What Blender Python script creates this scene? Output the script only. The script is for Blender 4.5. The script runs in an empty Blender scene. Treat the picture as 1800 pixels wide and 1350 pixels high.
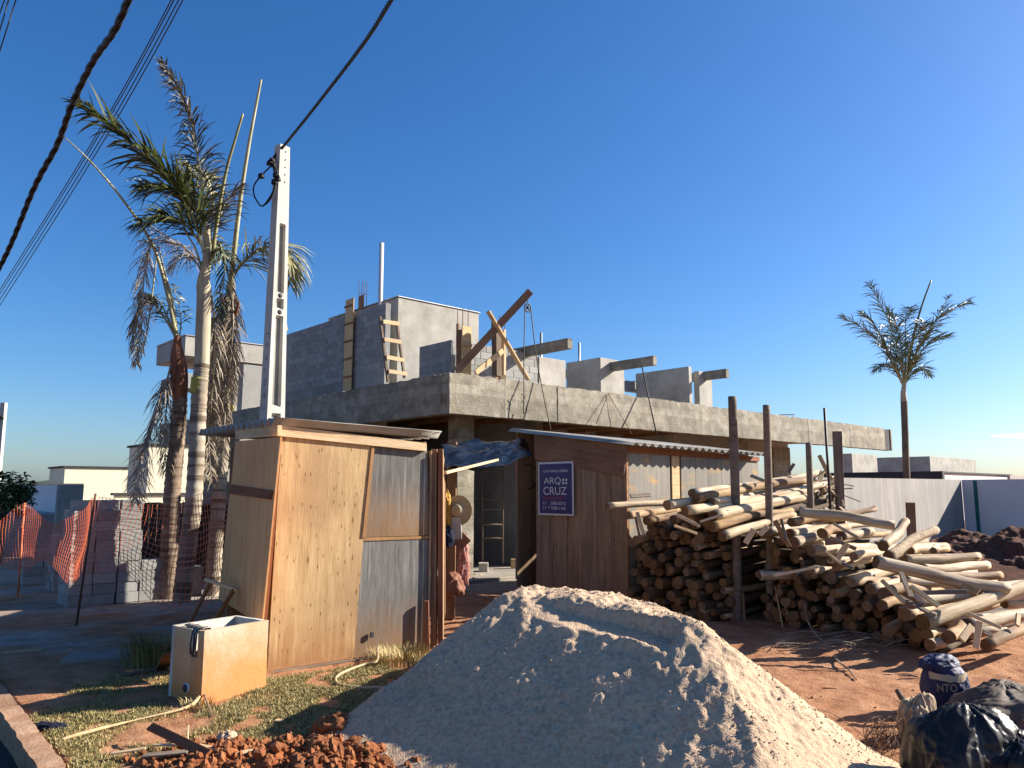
import bpy, bmesh, math, random
import numpy as np
from mathutils import Vector, Matrix, noise as mnoise
R = math.radians
random.seed(7)
rng = np.random.default_rng(7)
sc = bpy.context.scene
col = sc.collection

# ------------------------------------------------------------------ camera
PITCH = math.atan(185/1340.0)
CP, SP, F = math.cos(PITCH), math.sin(PITCH), 1340.0
CAMZ = 1.6
cam_d = bpy.data.cameras.new('camera'); cam = bpy.data.objects.new('camera', cam_d); col.objects.link(cam)
cam_d.sensor_width = 36; cam_d.lens = 36*F/1800
cam.location = (0, 0, CAMZ); cam.rotation_euler = (R(90)+PITCH, 0, 0)
cam_d.clip_end = 5000; cam_d.clip_start = 0.05
sc.camera = cam
# ------------------------------------------------------------------ light
SUN_EL = R(26.5)
SX, SY = 0.966, 0.26
w = bpy.data.worlds.new('World'); sc.world = w; w.use_nodes = True
nt = w.node_tree; nt.nodes.clear()
sky = nt.nodes.new('ShaderNodeTexSky'); sky.sky_type = 'NISHITA'; sky.sun_disc = False
sky.sun_elevation = SUN_EL; sky.sun_rotation = math.atan2(SX, SY)
sky.air_density = 1.0; sky.dust_density = 1.0; sky.ozone_density = 6.5; sky.altitude = 0
hs = nt.nodes.new('ShaderNodeHueSaturation'); hs.inputs['Saturation'].default_value = 1.17; hs.inputs['Hue'].default_value = .504
bg = nt.nodes.new('ShaderNodeBackground'); bg.inputs[1].default_value = 0.069
wo = nt.nodes.new('ShaderNodeOutputWorld')
nt.links.new(sky.outputs[0], hs.inputs['Color']); nt.links.new(hs.outputs[0], bg.inputs[0]); nt.links.new(bg.outputs[0], wo.inputs[0])
sd = bpy.data.lights.new('sun', 'SUN'); sun = bpy.data.objects.new('sun', sd); col.objects.link(sun)
sd.energy = 5.0; sd.angle = R(0.53); sd.color = (1.0, 0.92, 0.80)
ce = math.cos(SUN_EL)
SUNV = Vector((SX*ce, SY*ce, math.sin(SUN_EL))).normalized()
sun.rotation_euler = (-SUNV).to_track_quat('-Z', 'Y').to_euler()
sun.location = (20, 5, 15)
vs = sc.view_settings
vs.view_transform = 'Standard'; vs.look = 'None'; vs.gamma = 1; vs.use_curve_mapping = False; vs.exposure = 1.35

# ------------------------------------------------------------------ pixel helpers (real depths)
def ray(px, py):
    r = (px-900)/F; u = (675-py)/F
    return Vector((r, CP-u*SP, SP+u*CP))
def W(px, py, Y):
    d = ray(px, py); return Vector((0, 0, CAMZ)) + d*(Y/d.y)
def G(px, py, z=0.0):
    d = ray(px, py); return Vector((0, 0, CAMZ)) + d*((z-CAMZ)/d.z)
A = Vector((.736, .677, 0)); B = Vector((-.677, .736, 0)); Z = Vector((0, 0, 1))
B0 = W(790, 690, 12.6); B0.z = 0
MB0 = Matrix.Translation(B0) @ Matrix((A, B, Z)).transposed().to_4x4()
def plane_hit(px, py, o, n):
    d = ray(px, py); c = Vector((0, 0, CAMZ)); return c + d*((o-c).dot(n)/d.dot(n))
def loc(p): q = p-B0; return Vector((q.dot(A), q.dot(B), p.z))
def PA(px, py, a): return loc(plane_hit(px, py, B0+A*a, A))      # returns (a,b,z) on plane a
def PB(px, py, b): return loc(plane_hit(px, py, B0+B*b, B))

# ------------------------------------------------------------------ object helpers
WM = {}
def link(name, me, M=None, parent=None, mats=None, smooth=False):
    o = bpy.data.objects.new(name, me); col.objects.link(o)
    M = M or Matrix.Identity(4)
    WM[o.name] = M.copy()
    if parent is not None:
        o.parent = parent
        o.matrix_basis = WM[parent.name].inverted() @ M
    else:
        o.matrix_basis = M
    if mats is not None and me is not None and len(me.materials) == 0:
        for m in (mats if isinstance(mats, (list, tuple)) else [mats]): me.materials.append(m)
    if smooth:
        me.polygons.foreach_set('use_smooth', [True]*len(me.polygons))
        if me.name.startswith('rough'): me.set_sharp_from_angle(angle=R(38))
    return o
def tag(o, label=None, cat=None, group=None, kind=None):
    if label and len(label.split()) > 16: print('LONG', label)
    if label: o['label'] = label
    if cat: o['category'] = cat
    if group: o['group'] = group
    if kind: o['kind'] = kind
    return o
def thing(name, label, cat, at=(0, 0, 0), group=None):
    o = link(name, None, Matrix.Translation(Vector(at))); o.empty_display_size = .1
    return tag(o, label, cat, group)
def mesh(name, V, Fc, mi=None):
    me = bpy.data.meshes.new(name); me.from_pydata([tuple(v) for v in V], [], Fc); me.update()
    if mi is not None: me.polygons.foreach_set('material_index', mi)
    return me
def chamfer(l, w_, h, c=.004):
    """box centred in y,z, x from 0..l with bevelled edges"""
    bm = bmesh.new(); bmesh.ops.create_cube(bm, size=1)
    for v in bm.verts: v.co = Vector(((v.co.x+.5)*l, v.co.y*w_, v.co.z*h))
    if c: bmesh.ops.bevel(bm, geom=bm.edges[:], offset=min(c, w_*.3, h*.3), segments=1, affect='EDGES')
    me = bpy.data.meshes.new('box'); bm.to_mesh(me); bm.free(); return me
def frame(p0, p1, up=Z, roll=0):
    x = (p1-p0).normalized(); z = up - x*up.dot(x)
    if z.length < 1e-4: z = Vector((0, -1, 0)) - x*x.y*-1
    z.normalize(); y = z.cross(x)
    M = Matrix((x, y, z)).transposed().to_4x4(); M.translation = p0
    if roll: M = M @ Matrix.Rotation(roll, 4, 'X')
    return M
def board(name, p0, p1, w_, t, mat, parent=None, up=Z, roll=0, c=.003, lbl=None):
    p0 = Vector(p0); p1 = Vector(p1)
    me = chamfer((p1-p0).length, w_, t, c)
    # slight warp
    s = random.random()*50
    for v in me.vertices:
        v.co += mnoise.noise_vector(Vector((v.co.x*1.5+s, v.co.y*9, v.co.z*9)))*min(w_, t)*.12
    o = link(name, me, frame(p0, p1, up, roll), parent, mat)
    if lbl: o['label'] = lbl
    return o
def abox(name, a0, b0, z0, a1, b1, z1, mat, parent=None, M=MB0, c=.01):
    me = chamfer(a1-a0, b1-b0, z1-z0, c)
    return link(name, me, M @ Matrix.Translation(Vector((a0, (b0+b1)/2, (z0+z1)/2))), parent, mat)
def rough_box(l, w_, h, res=.06, amp=.006, seed=0, chip=0, freq=6):
    """solid box x0..l, y centred, z0..h, finely divided and roughened"""
    V = []; Fc = []; idx = {}
    nx = max(1, int(l/res)); ny = max(1, int(w_/res)); nz = max(1, int(h/res))
    def vid(i, j, k):
        key = (i, j, k)
        if key not in idx:
            p = Vector((l*i/nx, w_*(j/ny-.5), h*k/nz)); q = p + Vector((seed*7.3, seed*3.1, 0))
            d = mnoise.noise_vector(q*freq)*amp + mnoise.noise_vector(q*freq*4)*amp*.5
            if chip and k == nz:
                d.z -= max(0, mnoise.noise(q*5))*chip + max(0, mnoise.noise(q*17)-.15)*chip*1.4
            if chip and k == nz and (j == 0): d.y += max(0, mnoise.noise(q*9+Vector((5, 5, 5))))*chip*.9
            idx[key] = len(V); V.append(p+d)
        return idx[key]
    for i in range(nx):
        for j in range(ny):
            Fc.append((vid(i, j, 0), vid(i, j+1, 0), vid(i+1, j+1, 0), vid(i+1, j, 0)))
            Fc.append((vid(i, j, nz), vid(i+1, j, nz), vid(i+1, j+1, nz), vid(i, j+1, nz)))
        for k in range(nz):
            Fc.append((vid(i, 0, k), vid(i+1, 0, k), vid(i+1, 0, k+1), vid(i, 0, k+1)))
            Fc.append((vid(i, ny, k), vid(i, ny, k+1), vid(i+1, ny, k+1), vid(i+1, ny, k)))
    for j in range(ny):
        for k in range(nz):
            Fc.append((vid(0, j, k), vid(0, j, k+1), vid(0, j+1, k+1), vid(0, j+1, k)))
            Fc.append((vid(nx, j, k), vid(nx, j+1, k), vid(nx, j+1, k+1), vid(nx, j, k+1)))
    return mesh('rough', V, Fc)
def slab4(name, P, t, mat, parent=None, lbl=None):
    """P = bottom-left, bottom-right, top-right, top-left as seen; thickness goes back (away from viewer)"""
    P = [Vector(p) for p in P]
    x = (P[1]-P[0]).normalized(); n = x.cross(P[3]-P[0]).normalized(); z = n.cross(x)*-1
    z = -x.cross(n)*-1; z = n.cross(x)
    M = Matrix((x, n.cross(x).cross(x)*1, n.cross(x))).transposed().to_4x4()
    yv = z.cross(x); M = Matrix((x, yv, z)).transposed().to_4x4(); M.translation = P[0]
    Mi = M.inverted(); L = [Mi @ p for p in P]
    V = L + [p+Vector((0, t, 0)) for p in L]
    Fc = [(0, 1, 2, 3), (5, 4, 7, 6), (0, 4, 5, 1), (1, 5, 6, 2), (2, 6, 7, 3), (3, 7, 4, 0)]
    o = link(name, mesh(name, V, Fc), M, parent, mat)
    if lbl: o['label'] = lbl
    return o
def spline(P, n):
    P = [Vector(p) for p in P]; 
    if len(P) == 2: return [P[0].lerp(P[1], i/n) for i in range(n+1)]
    out = []; m = len(P)-1
    for i in range(n+1):
        t = i/n*m; k = min(int(t), m-1); f = t-k
        p0 = P[max(k-1, 0)]; p1 = P[k]; p2 = P[k+1]; p3 = P[min(k+2, m)]
        out.append(0.5*((2*p1)+(p2-p0)*f+(2*p0-5*p1+4*p2-p3)*f*f+(3*p1-p0-3*p2+p3)*f**3))
    return out
def tube_geo(P, rad, seg=6, V=None, Fc=None, cap=True):
    V = [] if V is None else V; Fc = [] if Fc is None else Fc
    n = len(P); base = len(V); up = Vector((.31, .17, .93))
    for i, p in enumerate(P):
        t = (P[min(i+1, n-1)]-P[max(i-1, 0)])
        t = t.normalized() if t.length > 1e-9 else Vector((0, 0, 1))
        u = up-t*up.dot(t)
        if u.length < .05: u = Vector((1, 0, 0))-t*t.x
        u.normalize(); v = t.cross(u); up = u
        r = rad(i/(n-1)) if callable(rad) else rad
        for k in range(seg):
            a = 2*math.pi*k/seg; V.append(p+(u*math.cos(a)+v*math.sin(a))*r)
    for i in range(n-1):
        for k in range(seg):
            a = base+i*seg+k; b = base+i*seg+(k+1) % seg
            Fc.append((a, b, b+seg, a+seg))
    if cap:
        Fc.append(tuple(base+k for k in range(seg))[::-1]); Fc.append(tuple(base+(n-1)*seg+k for k in range(seg)))
    return V, Fc
def tube(name, P, rad, mat, parent=None, seg=6, n=None, smooth=True):
    P = [Vector(p) for p in P]
    if n: P = spline(P, n)
    o0 = P[0].copy(); V, Fc = tube_geo([p-o0 for p in P], rad, seg)
    return link(name, mesh(name, V, Fc), Matrix.Translation(o0), parent, mat, smooth)
def twisted(name, P, r, mat, parent=None, strands=2, pitch=.25, n=120, off=.8):
    Q = spline(P, n); o0 = Q[0].copy(); V = []; Fc = []
    L = 0; ls = [0]
    for i in range(n): L += (Q[i+1]-Q[i]).length; ls.append(L)
    for s in range(strands):
        T = []
        for i, q in enumerate(Q):
            t = (Q[min(i+1, n)]-Q[max(i-1, 0)]).normalized(); u = (Z-t*t.z).normalized(); v = t.cross(u)
            a = ls[i]/pitch*2*math.pi + s*2*math.pi/strands
            T.append(q-o0+(u*math.cos(a)+v*math.sin(a))*r*off)
        tube_geo(T, r, 6, V, Fc)
    return link(name, mesh(name, V, Fc), Matrix.Translation(o0), parent, mat, True)

# ------------------------------------------------------------------ materials
ALB = {'red_soil': .60, 'far_palm_frond': 1.1, 'far_palm_trunk': 1.2, 'orange_net': 1.15, 'board_formed_concrete': .64, 'rendered_concrete': .66, 'pale_render_wall': .48, 'smooth_pale_wall': 1.0, 'peeled_log': .80, 'log_end': .46, 'shade_darkened_log': .30, 'damp_building_sand': .95, 'weathered_plywood': .62, 'sunbleached_panel': .5, 'reddish_plywood': 1.2, 'brown_plank_wall': .95, 'brown_palm_trunk': .8, 'new_plywood': .74, 'stained_concrete_tank': .66, 'sawn_pine': .85, 'soil': .8}
def mk(name, c, rough=.85, scale=4, stretch=(1, 1, 1), bump=.3, bscale=40, rnd=0, big=.25, spots=None, metal=0, spec=.3, detail=8, bstretch=None, grad=None, streak=None, coat=0):
    k_ = ALB.get(name, .76); c = [tuple(x*k_ for x in q) for q in c]
    m = bpy.data.materials.new(name); m.use_nodes = True; t = m.node_tree; N = t.nodes; Lk = t.links
    b = N['Principled BSDF']; b.inputs['Roughness'].default_value = rough; b.inputs['Metallic'].default_value = metal
    b.inputs['Specular IOR Level'].default_value = spec
    if coat: b.inputs['Coat Weight'].default_value = coat; b.inputs['Coat Roughness'].default_value = .2
    tc = N.new('ShaderNodeTexCoord'); oi = N.new('ShaderNodeObjectInfo')
    sh = N.new('ShaderNodeVectorMath'); sh.operation = 'MULTIPLY_ADD'
    cm = N.new('ShaderNodeCombineXYZ')
    for k in range(3): Lk.new(oi.outputs['Random'], cm.inputs[k])
    Lk.new(cm.outputs[0], sh.inputs[0]); sh.inputs[1].default_value = (13, 37, 71); Lk.new(tc.outputs['Object'], sh.inputs[2])
    def mapped(st):
        mp = N.new('ShaderNodeMapping'); mp.inputs['Scale'].default_value = st; Lk.new(sh.outputs[0], mp.inputs[0]); return mp.outputs[0]
    mv = mapped(stretch)
    n1 = N.new('ShaderNodeTexNoise'); n1.inputs['Scale'].default_value = scale; n1.inputs['Detail'].default_value = detail; n1.inputs['Roughness'].default_value = .65
    Lk.new(mv, n1.inputs['Vector'])
    rp = N.new('ShaderNodeValToRGB'); Lk.new(n1.outputs['Fac'], rp.inputs[0])
    e = rp.color_ramp.elements
    if len(c) == 1: c = [c[0], c[0]]
    pos = [(.3+.4*i/(len(c)-1)) for i in range(len(c))]
    e[0].position = pos[0]; e[0].color = (*c[0], 1); e[1].position = pos[-1]; e[1].color = (*c[-1], 1)
    for i in range(1, len(c)-1):
        q = e.new(pos[i]); q.color = (*c[i], 1)
    out = rp.outputs[0]
    def mixc(fac, a, bcol, typ='MIX'):
        mx = N.new('ShaderNodeMix'); mx.data_type = 'RGBA'; mx.blend_type = typ
        if isinstance(fac, float): mx.inputs[0].default_value = fac
        else: Lk.new(fac, mx.inputs[0])
        Lk.new(a, mx.inputs[6])
        if isinstance(bcol, tuple): mx.inputs[7].default_value = (*bcol, 1)
        else: Lk.new(bcol, mx.inputs[7])
        return mx.outputs[2]
    def ramp(src, lo, hi, flip=False):
        mr = N.new('ShaderNodeMapRange'); Lk.new(src, mr.inputs[0]); mr.inputs[1].default_value = lo; mr.inputs[2].default_value = hi
        if flip: mr.inputs[3].default_value = 1; mr.inputs[4].default_value = 0
        return mr.outputs[0]
    if streak:   # (stretch, scale, color, lo, hi)
        n4 = N.new('ShaderNodeTexNoise'); n4.inputs['Scale'].default_value = streak[1]; n4.inputs['Detail'].default_value = 5
        Lk.new(mapped(streak[0]), n4.inputs['Vector'])
        out = mixc(ramp(n4.outputs['Fac'], streak[3], streak[4]), out, streak[2])
    if spots:    # (stretch, scale, color, radius)
        vo = N.new('ShaderNodeTexVoronoi'); vo.inputs['Scale'].default_value = spots[1]; Lk.new(mapped(spots[0]), vo.inputs['Vector'])
        vm = N.new('ShaderNodeMapRange'); Lk.new(n1.outputs['Fac'], vm.inputs[0]); vm.inputs[1].default_value = .35; vm.inputs[2].default_value = .65; vm.inputs[3].default_value = .7; vm.inputs[4].default_value = 1.9
        vd = N.new('ShaderNodeMath'); vd.operation = 'MULTIPLY'; Lk.new(vo.outputs['Distance'], vd.inputs[0]); Lk.new(vm.outputs[0], vd.inputs[1])
        out = mixc(ramp(vd.outputs[0], spots[3]*.35, spots[3], True), out, spots[2])
    if grad:     # (axis, lo, hi, color, strength) dirt by local height, broken by noise
        sp = N.new('ShaderNodeSeparateXYZ'); Lk.new(tc.outputs['Object'], sp.inputs[0])
        ad = N.new('ShaderNodeMath'); ad.operation = 'MULTIPLY_ADD'; Lk.new(n1.outputs['Fac'], ad.inputs[0]); ad.inputs[1].default_value = (grad[2]-grad[1])*1.2
        Lk.new(sp.outputs[grad[0]], ad.inputs[2])
        f = ramp(ad.outputs[0], grad[1]+(grad[2]-grad[1])*.6, grad[2]+(grad[2]-grad[1])*.6, True)
        mm = N.new('ShaderNodeMath'); mm.operation = 'MULTIPLY'; Lk.new(f, mm.inputs[0]); mm.inputs[1].default_value = grad[4]
        out = mixc(mm.outputs[0], out, grad[3])
    n2 = N.new('ShaderNodeTexNoise'); n2.inputs['Scale'].default_value = 1.1; n2.inputs['Detail'].default_value = 6; Lk.new(sh.outputs[0], n2.inputs['Vector'])
    mr = N.new('ShaderNodeMapRange'); mr.inputs[1].default_value = .3; mr.inputs[2].default_value = .7
    mr.inputs[3].default_value = 1-big; mr.inputs[4].default_value = 1+big; Lk.new(n2.outputs['Fac'], mr.inputs[0])
    hv = N.new('ShaderNodeHueSaturation'); Lk.new(out, hv.inputs['Color'])
    if rnd:
        r2 = N.new('ShaderNodeMapRange'); r2.inputs[3].default_value = 1-rnd; r2.inputs[4].default_value = 1+rnd; Lk.new(oi.outputs['Random'], r2.inputs[0])
        ml = N.new('ShaderNodeMath'); ml.operation = 'MULTIPLY'; Lk.new(mr.outputs[0], ml.inputs[0]); Lk.new(r2.outputs[0], ml.inputs[1])
        Lk.new(ml.outputs[0], hv.inputs['Value'])
        r3 = N.new('ShaderNodeMapRange'); r3.inputs[3].default_value = 1+rnd*.6; r3.inputs[4].default_value = 1-rnd*.6
        fr = N.new('ShaderNodeMath'); fr.operation = 'FRACT'; m7 = N.new('ShaderNodeMath'); m7.operation = 'MULTIPLY'; m7.inputs[1].default_value = 7.77
        Lk.new(oi.outputs['Random'], m7.inputs[0]); Lk.new(m7.outputs[0], fr.inputs[0]); Lk.new(fr.outputs[0], r3.inputs[0]); Lk.new(r3.outputs[0], hv.inputs['Saturation'])
    else: Lk.new(mr.outputs[0], hv.inputs['Value'])
    Lk.new(hv.outputs[0], b.inputs['Base Color'])
    n3 = N.new('ShaderNodeTexNoise'); n3.inputs['Scale'].default_value = bscale; n3.inputs['Detail'].default_value = 8; Lk.new(mapped(bstretch or stretch), n3.inputs['Vector'])
    bp = N.new('ShaderNodeBump'); bp.inputs['Strength'].default_value = bump; bp.inputs['Distance'].default_value = .01
    Lk.new(n3.outputs['Fac'], bp.inputs['Height']); Lk.new(bp.outputs[0], b.inputs['Normal'])
    return m
M = {}
M['conc_beam'] = mk('board_formed_concrete', [(.26, .225, .165), (.44, .40, .31), (.60, .56, .46)], scale=2.6, stretch=(1.6, 1.6, 2.2), bump=.9, bscale=16, big=.18,
                    streak=((11, 11, .7), 1.5, (.26, .22, .16), .48, .72), spots=((1.6, 1.6, 6), 3.2, (.16, .13, .09), .14))
M['conc_wall'] = mk('rendered_concrete', [(.40, .375, .32), (.50, .47, .41), (.58, .55, .48)], scale=2.2, bump=.35, bscale=22, big=.12, streak=((3, 3, .6), 1.6, (.34, .31, .27), .5, .85))
M['conc_grey'] = mk('grey_render', [(.33, .32, .30), (.40, .39, .37)], scale=2.5, bump=.3, bscale=25, big=.12)
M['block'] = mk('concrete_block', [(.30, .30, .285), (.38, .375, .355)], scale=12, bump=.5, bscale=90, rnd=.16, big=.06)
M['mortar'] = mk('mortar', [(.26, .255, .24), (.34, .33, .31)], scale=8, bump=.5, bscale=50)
M['wall_white'] = mk('pale_render_wall', [(.50, .47, .43), (.58, .55, .51)], scale=3, bump=.3, bscale=20, big=.08, streak=((5, 5, .4), 1.8, (.36, .32, .27), .45, .75))
M['wall_blue'] = mk('smooth_pale_wall', [(.62, .60, .585), (.68, .66, .645)], scale=2, bump=.1, bscale=20, big=.05)
M['cream'] = mk('cream_paint', [(.78, .71, .52), (.80, .73, .55)], scale=2, bump=.05, big=.03)
M['darktrim'] = mk('dark_trim', [(.05, .05, .055)], bump=.05)
M['pole'] = mk('cast_concrete_pole', [(.50, .48, .42), (.60, .58, .52)], scale=5, bump=.25, bscale=50, big=.1, streak=((6, 6, .5), 2, (.40, .38, .33), .55, .9))
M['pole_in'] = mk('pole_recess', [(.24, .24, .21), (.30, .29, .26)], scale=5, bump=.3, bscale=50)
M['ply'] = mk('new_plywood', [(.40, .24, .10), (.58, .38, .18), (.70, .49, .26)], scale=2.2, stretch=(9, 3, .8), bump=.25, bscale=12, big=.14, rough=.7,
              spots=((6.0, 1, 2.1), 4.0, (.14, .075, .03), .27), grad=(2, -.05, .45, (.28, .13, .05), .9), streak=((1.6, 1, 1.2), 1.7, (.34, .21, .10), .44, .70))
M['ply_old'] = mk('weathered_plywood', [(.10, .097, .092), (.19, .18, .165), (.27, .255, .23)], scale=2.6, stretch=(7, 3, .9), bump=.3, bscale=14, big=.22, rough=.8,
                  grad=(2, .02, .55, (.25, .13, .05), .75), streak=((22, 2, .7), 2, (.28, .275, .26), .56, .85))
M['ply_red'] = mk('reddish_plywood', [(.42, .19, .07), (.54, .26, .10), (.62, .32, .13)], scale=2.2, stretch=(10, 3, .7), bump=.25, bscale=12, big=.12, rough=.7,
                  spots=((4, 1, 1.2), 1.6, (.10, .04, .02), .1))
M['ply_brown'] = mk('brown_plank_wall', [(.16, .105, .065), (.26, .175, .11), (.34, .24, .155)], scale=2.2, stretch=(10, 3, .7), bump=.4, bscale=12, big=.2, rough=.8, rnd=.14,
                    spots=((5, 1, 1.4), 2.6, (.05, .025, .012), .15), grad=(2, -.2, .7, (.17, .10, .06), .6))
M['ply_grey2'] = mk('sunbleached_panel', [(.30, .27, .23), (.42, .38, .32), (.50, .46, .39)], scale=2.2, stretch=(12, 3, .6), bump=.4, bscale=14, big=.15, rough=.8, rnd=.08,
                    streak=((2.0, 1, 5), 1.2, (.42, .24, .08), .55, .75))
M['lumber'] = mk('sawn_pine', [(.46, .29, .14), (.60, .42, .23), (.68, .50, .30)], scale=3, stretch=(.8, 8, 8), bump=.35, bscale=14, rnd=.16, big=.14, rough=.75)
M['lumber_dk'] = mk('dark_lumber', [(.20, .10, .05), (.30, .16, .08), (.38, .22, .12)], scale=3, stretch=(.8, 8, 8), bump=.4, bscale=14, rnd=.2, big=.2, rough=.8)
M['lumber_tan'] = mk('stained_batten', [(.30, .15, .06), (.45, .25, .11)], scale=3, stretch=(8, 3, .8), bump=.3)
M['header'] = mk('header_board', [(.19, .10, .06), (.27, .15, .09), (.34, .20, .12)], scale=2.2, stretch=(.8, 3, 8), bump=.4, big=.25, spots=((2, 1, 5), 1.5, (.08, .04, .02), .14))
M['shade_board'] = mk('shade_darkened_board', [(.035, .022, .016), (.07, .045, .03)], scale=3, stretch=(6, 6, .6), bump=.4)  # near-black board colour, the shade behind the net is painted in
M['lumber_red'] = mk('red_lumber', [(.22, .075, .035), (.32, .12, .055)], scale=3, stretch=(.8, 8, 8), bump=.4, bscale=14, rnd=.2, big=.2, rough=.75)
M['lumber_old'] = mk('old_grey_post', [(.14, .10, .07), (.22, .165, .12), (.30, .235, .18)], scale=3, stretch=(.8, 8, 8), bump=.6, bscale=14, rnd=.15, big=.2, rough=.85)
M['log'] = mk('peeled_log', [(.42, .29, .17), (.60, .47, .31), (.70, .59, .42)], scale=2.6, stretch=(.8, 6, 6), bump=.5, bscale=9, rnd=.22, big=.22, rough=.75,
              spots=((1.4, 7, 7), 1.6, (.09, .055, .03), .2), streak=((.7, 12, 12), 1.2, (.27, .17, .095), .50, .68))
M['log_tan'] = mk('tan_log', [(.30, .17, .08), (.48, .31, .16), (.60, .42, .25)], scale=2.6, stretch=(.8, 6, 6), bump=.6, bscale=9, rnd=.22, big=.25, rough=.8,
              spots=((1.4, 7, 7), 1.6, (.08, .045, .025), .2), streak=((.8, 10, 10), 1.2, (.20, .12, .07), .48, .66))
M['log_shade'] = mk('shade_darkened_log', [(.18, .10, .055), (.30, .18, .10), (.38, .25, .15)], scale=2.6, stretch=(.8, 6, 6), bump=.5, bscale=9, rnd=.3, big=.25, rough=.85)  # darker log copy, puts the shade of the stack face into the colour
M['log_rough'] = mk('scaly_log', [(.18, .12, .08), (.42, .31, .20), (.55, .43, .30)], scale=9, stretch=(2, 3, 3), bump=.8, bscale=18, rnd=.1, rough=.9)
def endgrain():
    m = mk('log_end', [(.34, .19, .09), (.46, .29, .15)], scale=9, bump=.4, bscale=40, rnd=.32, rough=.85)
    t = m.node_tree; N = t.nodes; Lk = t.links; b = N['Principled BSDF']
    src = b.inputs['Base Color'].links[0].from_socket
    tc = N.new('ShaderNodeTexCoord'); wv = N.new('ShaderNodeTexWave'); wv.wave_type = 'RINGS'; wv.rings_direction = 'X'
    wv.inputs['Scale'].default_value = 22; wv.inputs['Distortion'].default_value = 1.5; Lk.new(tc.outputs['Object'], wv.inputs[0])
    mx = N.new('ShaderNodeMix'); mx.data_type = 'RGBA'; mx.blend_type = 'MULTIPLY'; mx.inputs[0].default_value = .45
    Lk.new(src, mx.inputs[6]); Lk.new(wv.outputs[0], mx.inputs[7]); Lk.new(mx.outputs[2], b.inputs['Base Color']); return m
M['log_end'] = endgrain()
M['roof'] = mk('fibre_cement_sheet', [(.30, .28, .25), (.42, .395, .35), (.50, .47, .42)], scale=3, bump=.3, bscale=30, big=.15, streak=((1, 9, 1), 2, (.22, .20, .18), .52, .8))
M['metal'] = mk('galvanised', [(.42, .43, .44), (.5, .51, .52)], rough=.45, metal=.8, bump=.05)
M['rebar'] = mk('rusty_rebar', [(.10, .045, .025), (.18, .08, .04)], scale=20, bump=.3, rough=.8)
M['cable'] = mk('black_cable', [(.012, .012, .013)], bump=.05, rough=.55)
M['cable_br'] = mk('brown_black_cable', [(.014, .011, .010), (.035, .022, .018)], bump=.1, rough=.5, scale=3)
M['iron'] = mk('dark_iron', [(.02, .018, .018), (.05, .04, .035)], bump=.2, rough=.6)
M['rope'] = mk('rope', [(.10, .08, .06), (.16, .13, .10)], scale=40, bump=.3, bscale=80)
M['pvc'] = mk('white_pvc', [(.72, .72, .68)], rough=.4, bump=.03, big=.03)
M['hose'] = mk('cream_hose', [(.52, .40, .22), (.60, .48, .28)], rough=.5, bump=.05)
M['sand'] = mk('damp_building_sand', [(.33, .225, .145), (.52, .37, .245), (.62, .455, .31)], scale=34, bump=1.0, bscale=90, big=.10, rough=.95, detail=12, spec=.15)
M['soil_dark'] = mk('dark_soil', [(.08, .028, .016), (.16, .06, .032), (.24, .10, .055)], scale=14, bump=1, bscale=40, rough=.95)
M['soil_red'] = mk('red_soil', [(.26, .075, .025), (.40, .14, .05), (.48, .20, .08)], scale=14, bump=1, bscale=60, rough=.95, big=.25, detail=12)
M['tank'] = mk('stained_concrete_tank', [(.56, .43, .27), (.66, .55, .38), (.72, .64, .50)], scale=3, bump=.4, bscale=40, big=.1,
               grad=(2, .16, .62, (.50, .21, .065), .95), streak=((7, 7, .6), 2, (.40, .25, .12), .55, .85))
M['tank_in'] = mk('tank_inside', [(.62, .58, .50), (.70, .66, .58)], scale=4, bump=.2)
M['sign_blue'] = mk('sign_blue', [(.012, .02, .16)], rough=.35, bump=0, big=.03)
M['sign_white'] = mk('sign_white', [(.72, .72, .72)], rough=.4, bump=0, big=.02)
M['sign_red'] = mk('sign_red', [(.30, .04, .03)], rough=.4, bump=0, big=.02)
M['tarp'] = mk('black_plastic', [(.003, .003, .003), (.006, .006, .007)], rough=.22, bump=.5, bscale=16, spec=.12)
M['tarp_dusty'] = mk('dusty_black_plastic', [(.012, .012, .013), (.028, .025, .023), (.12, .095, .07)], scale=4, rough=.40, bump=.6, bscale=18, spec=.25)
M['paper'] = mk('cement_paper', [(.40, .28, .17), (.50, .37, .24)], rough=.8, bump=.3, bscale=12)
M['bag_blue'] = mk('blue_printed_bag', [(.018, .022, .075), (.03, .035, .10)], rough=.6, bump=.4, bscale=12)
M['bag_grey'] = mk('brown_sacking', [(.09, .065, .05), (.15, .11, .085)], rough=.8, bump=.6, bscale=14)
M['net'] = mk('orange_net', [(.50, .085, .03), (.70, .20, .09)], scale=3, rough=.6, bump=0)
M['hat'] = mk('straw', [(.52, .42, .26), (.62, .52, .34)], rough=.8, scale=30, bump=.4)
M['yellow'] = mk('yellow_cloth', [(.42, .22, .03), (.55, .32, .06)], rough=.8)
M['white_cloth'] = mk('off_white', [(.52, .5, .46), (.62, .6, .56)], rough=.8, scale=10)
M['darkblue'] = mk('dark_blue_cloth', [(.012, .015, .04)], rough=.9)
M['redmesh'] = mk('red_mesh_sack', [(.35, .05, .03), (.5, .22, .17), (.6, .45, .38)], scale=24, rough=.9, bump=.6)
M['cardboard'] = mk('brown_board', [(.24, .11, .075), (.32, .15, .10)], rough=.9)
M['teal'] = mk('teal_strip', [(.01, .16, .15)], rough=.6, bump=0)
M['asphalt'] = mk('asphalt', [(.04, .04, .042), (.065, .063, .06)], scale=20, bump=.6, bscale=120)
M['kerb'] = mk('dusty_kerb', [(.30, .155, .085), (.42, .24, .14), (.48, .33, .22)], scale=7, bump=.6, bscale=40, big=.2)
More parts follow.
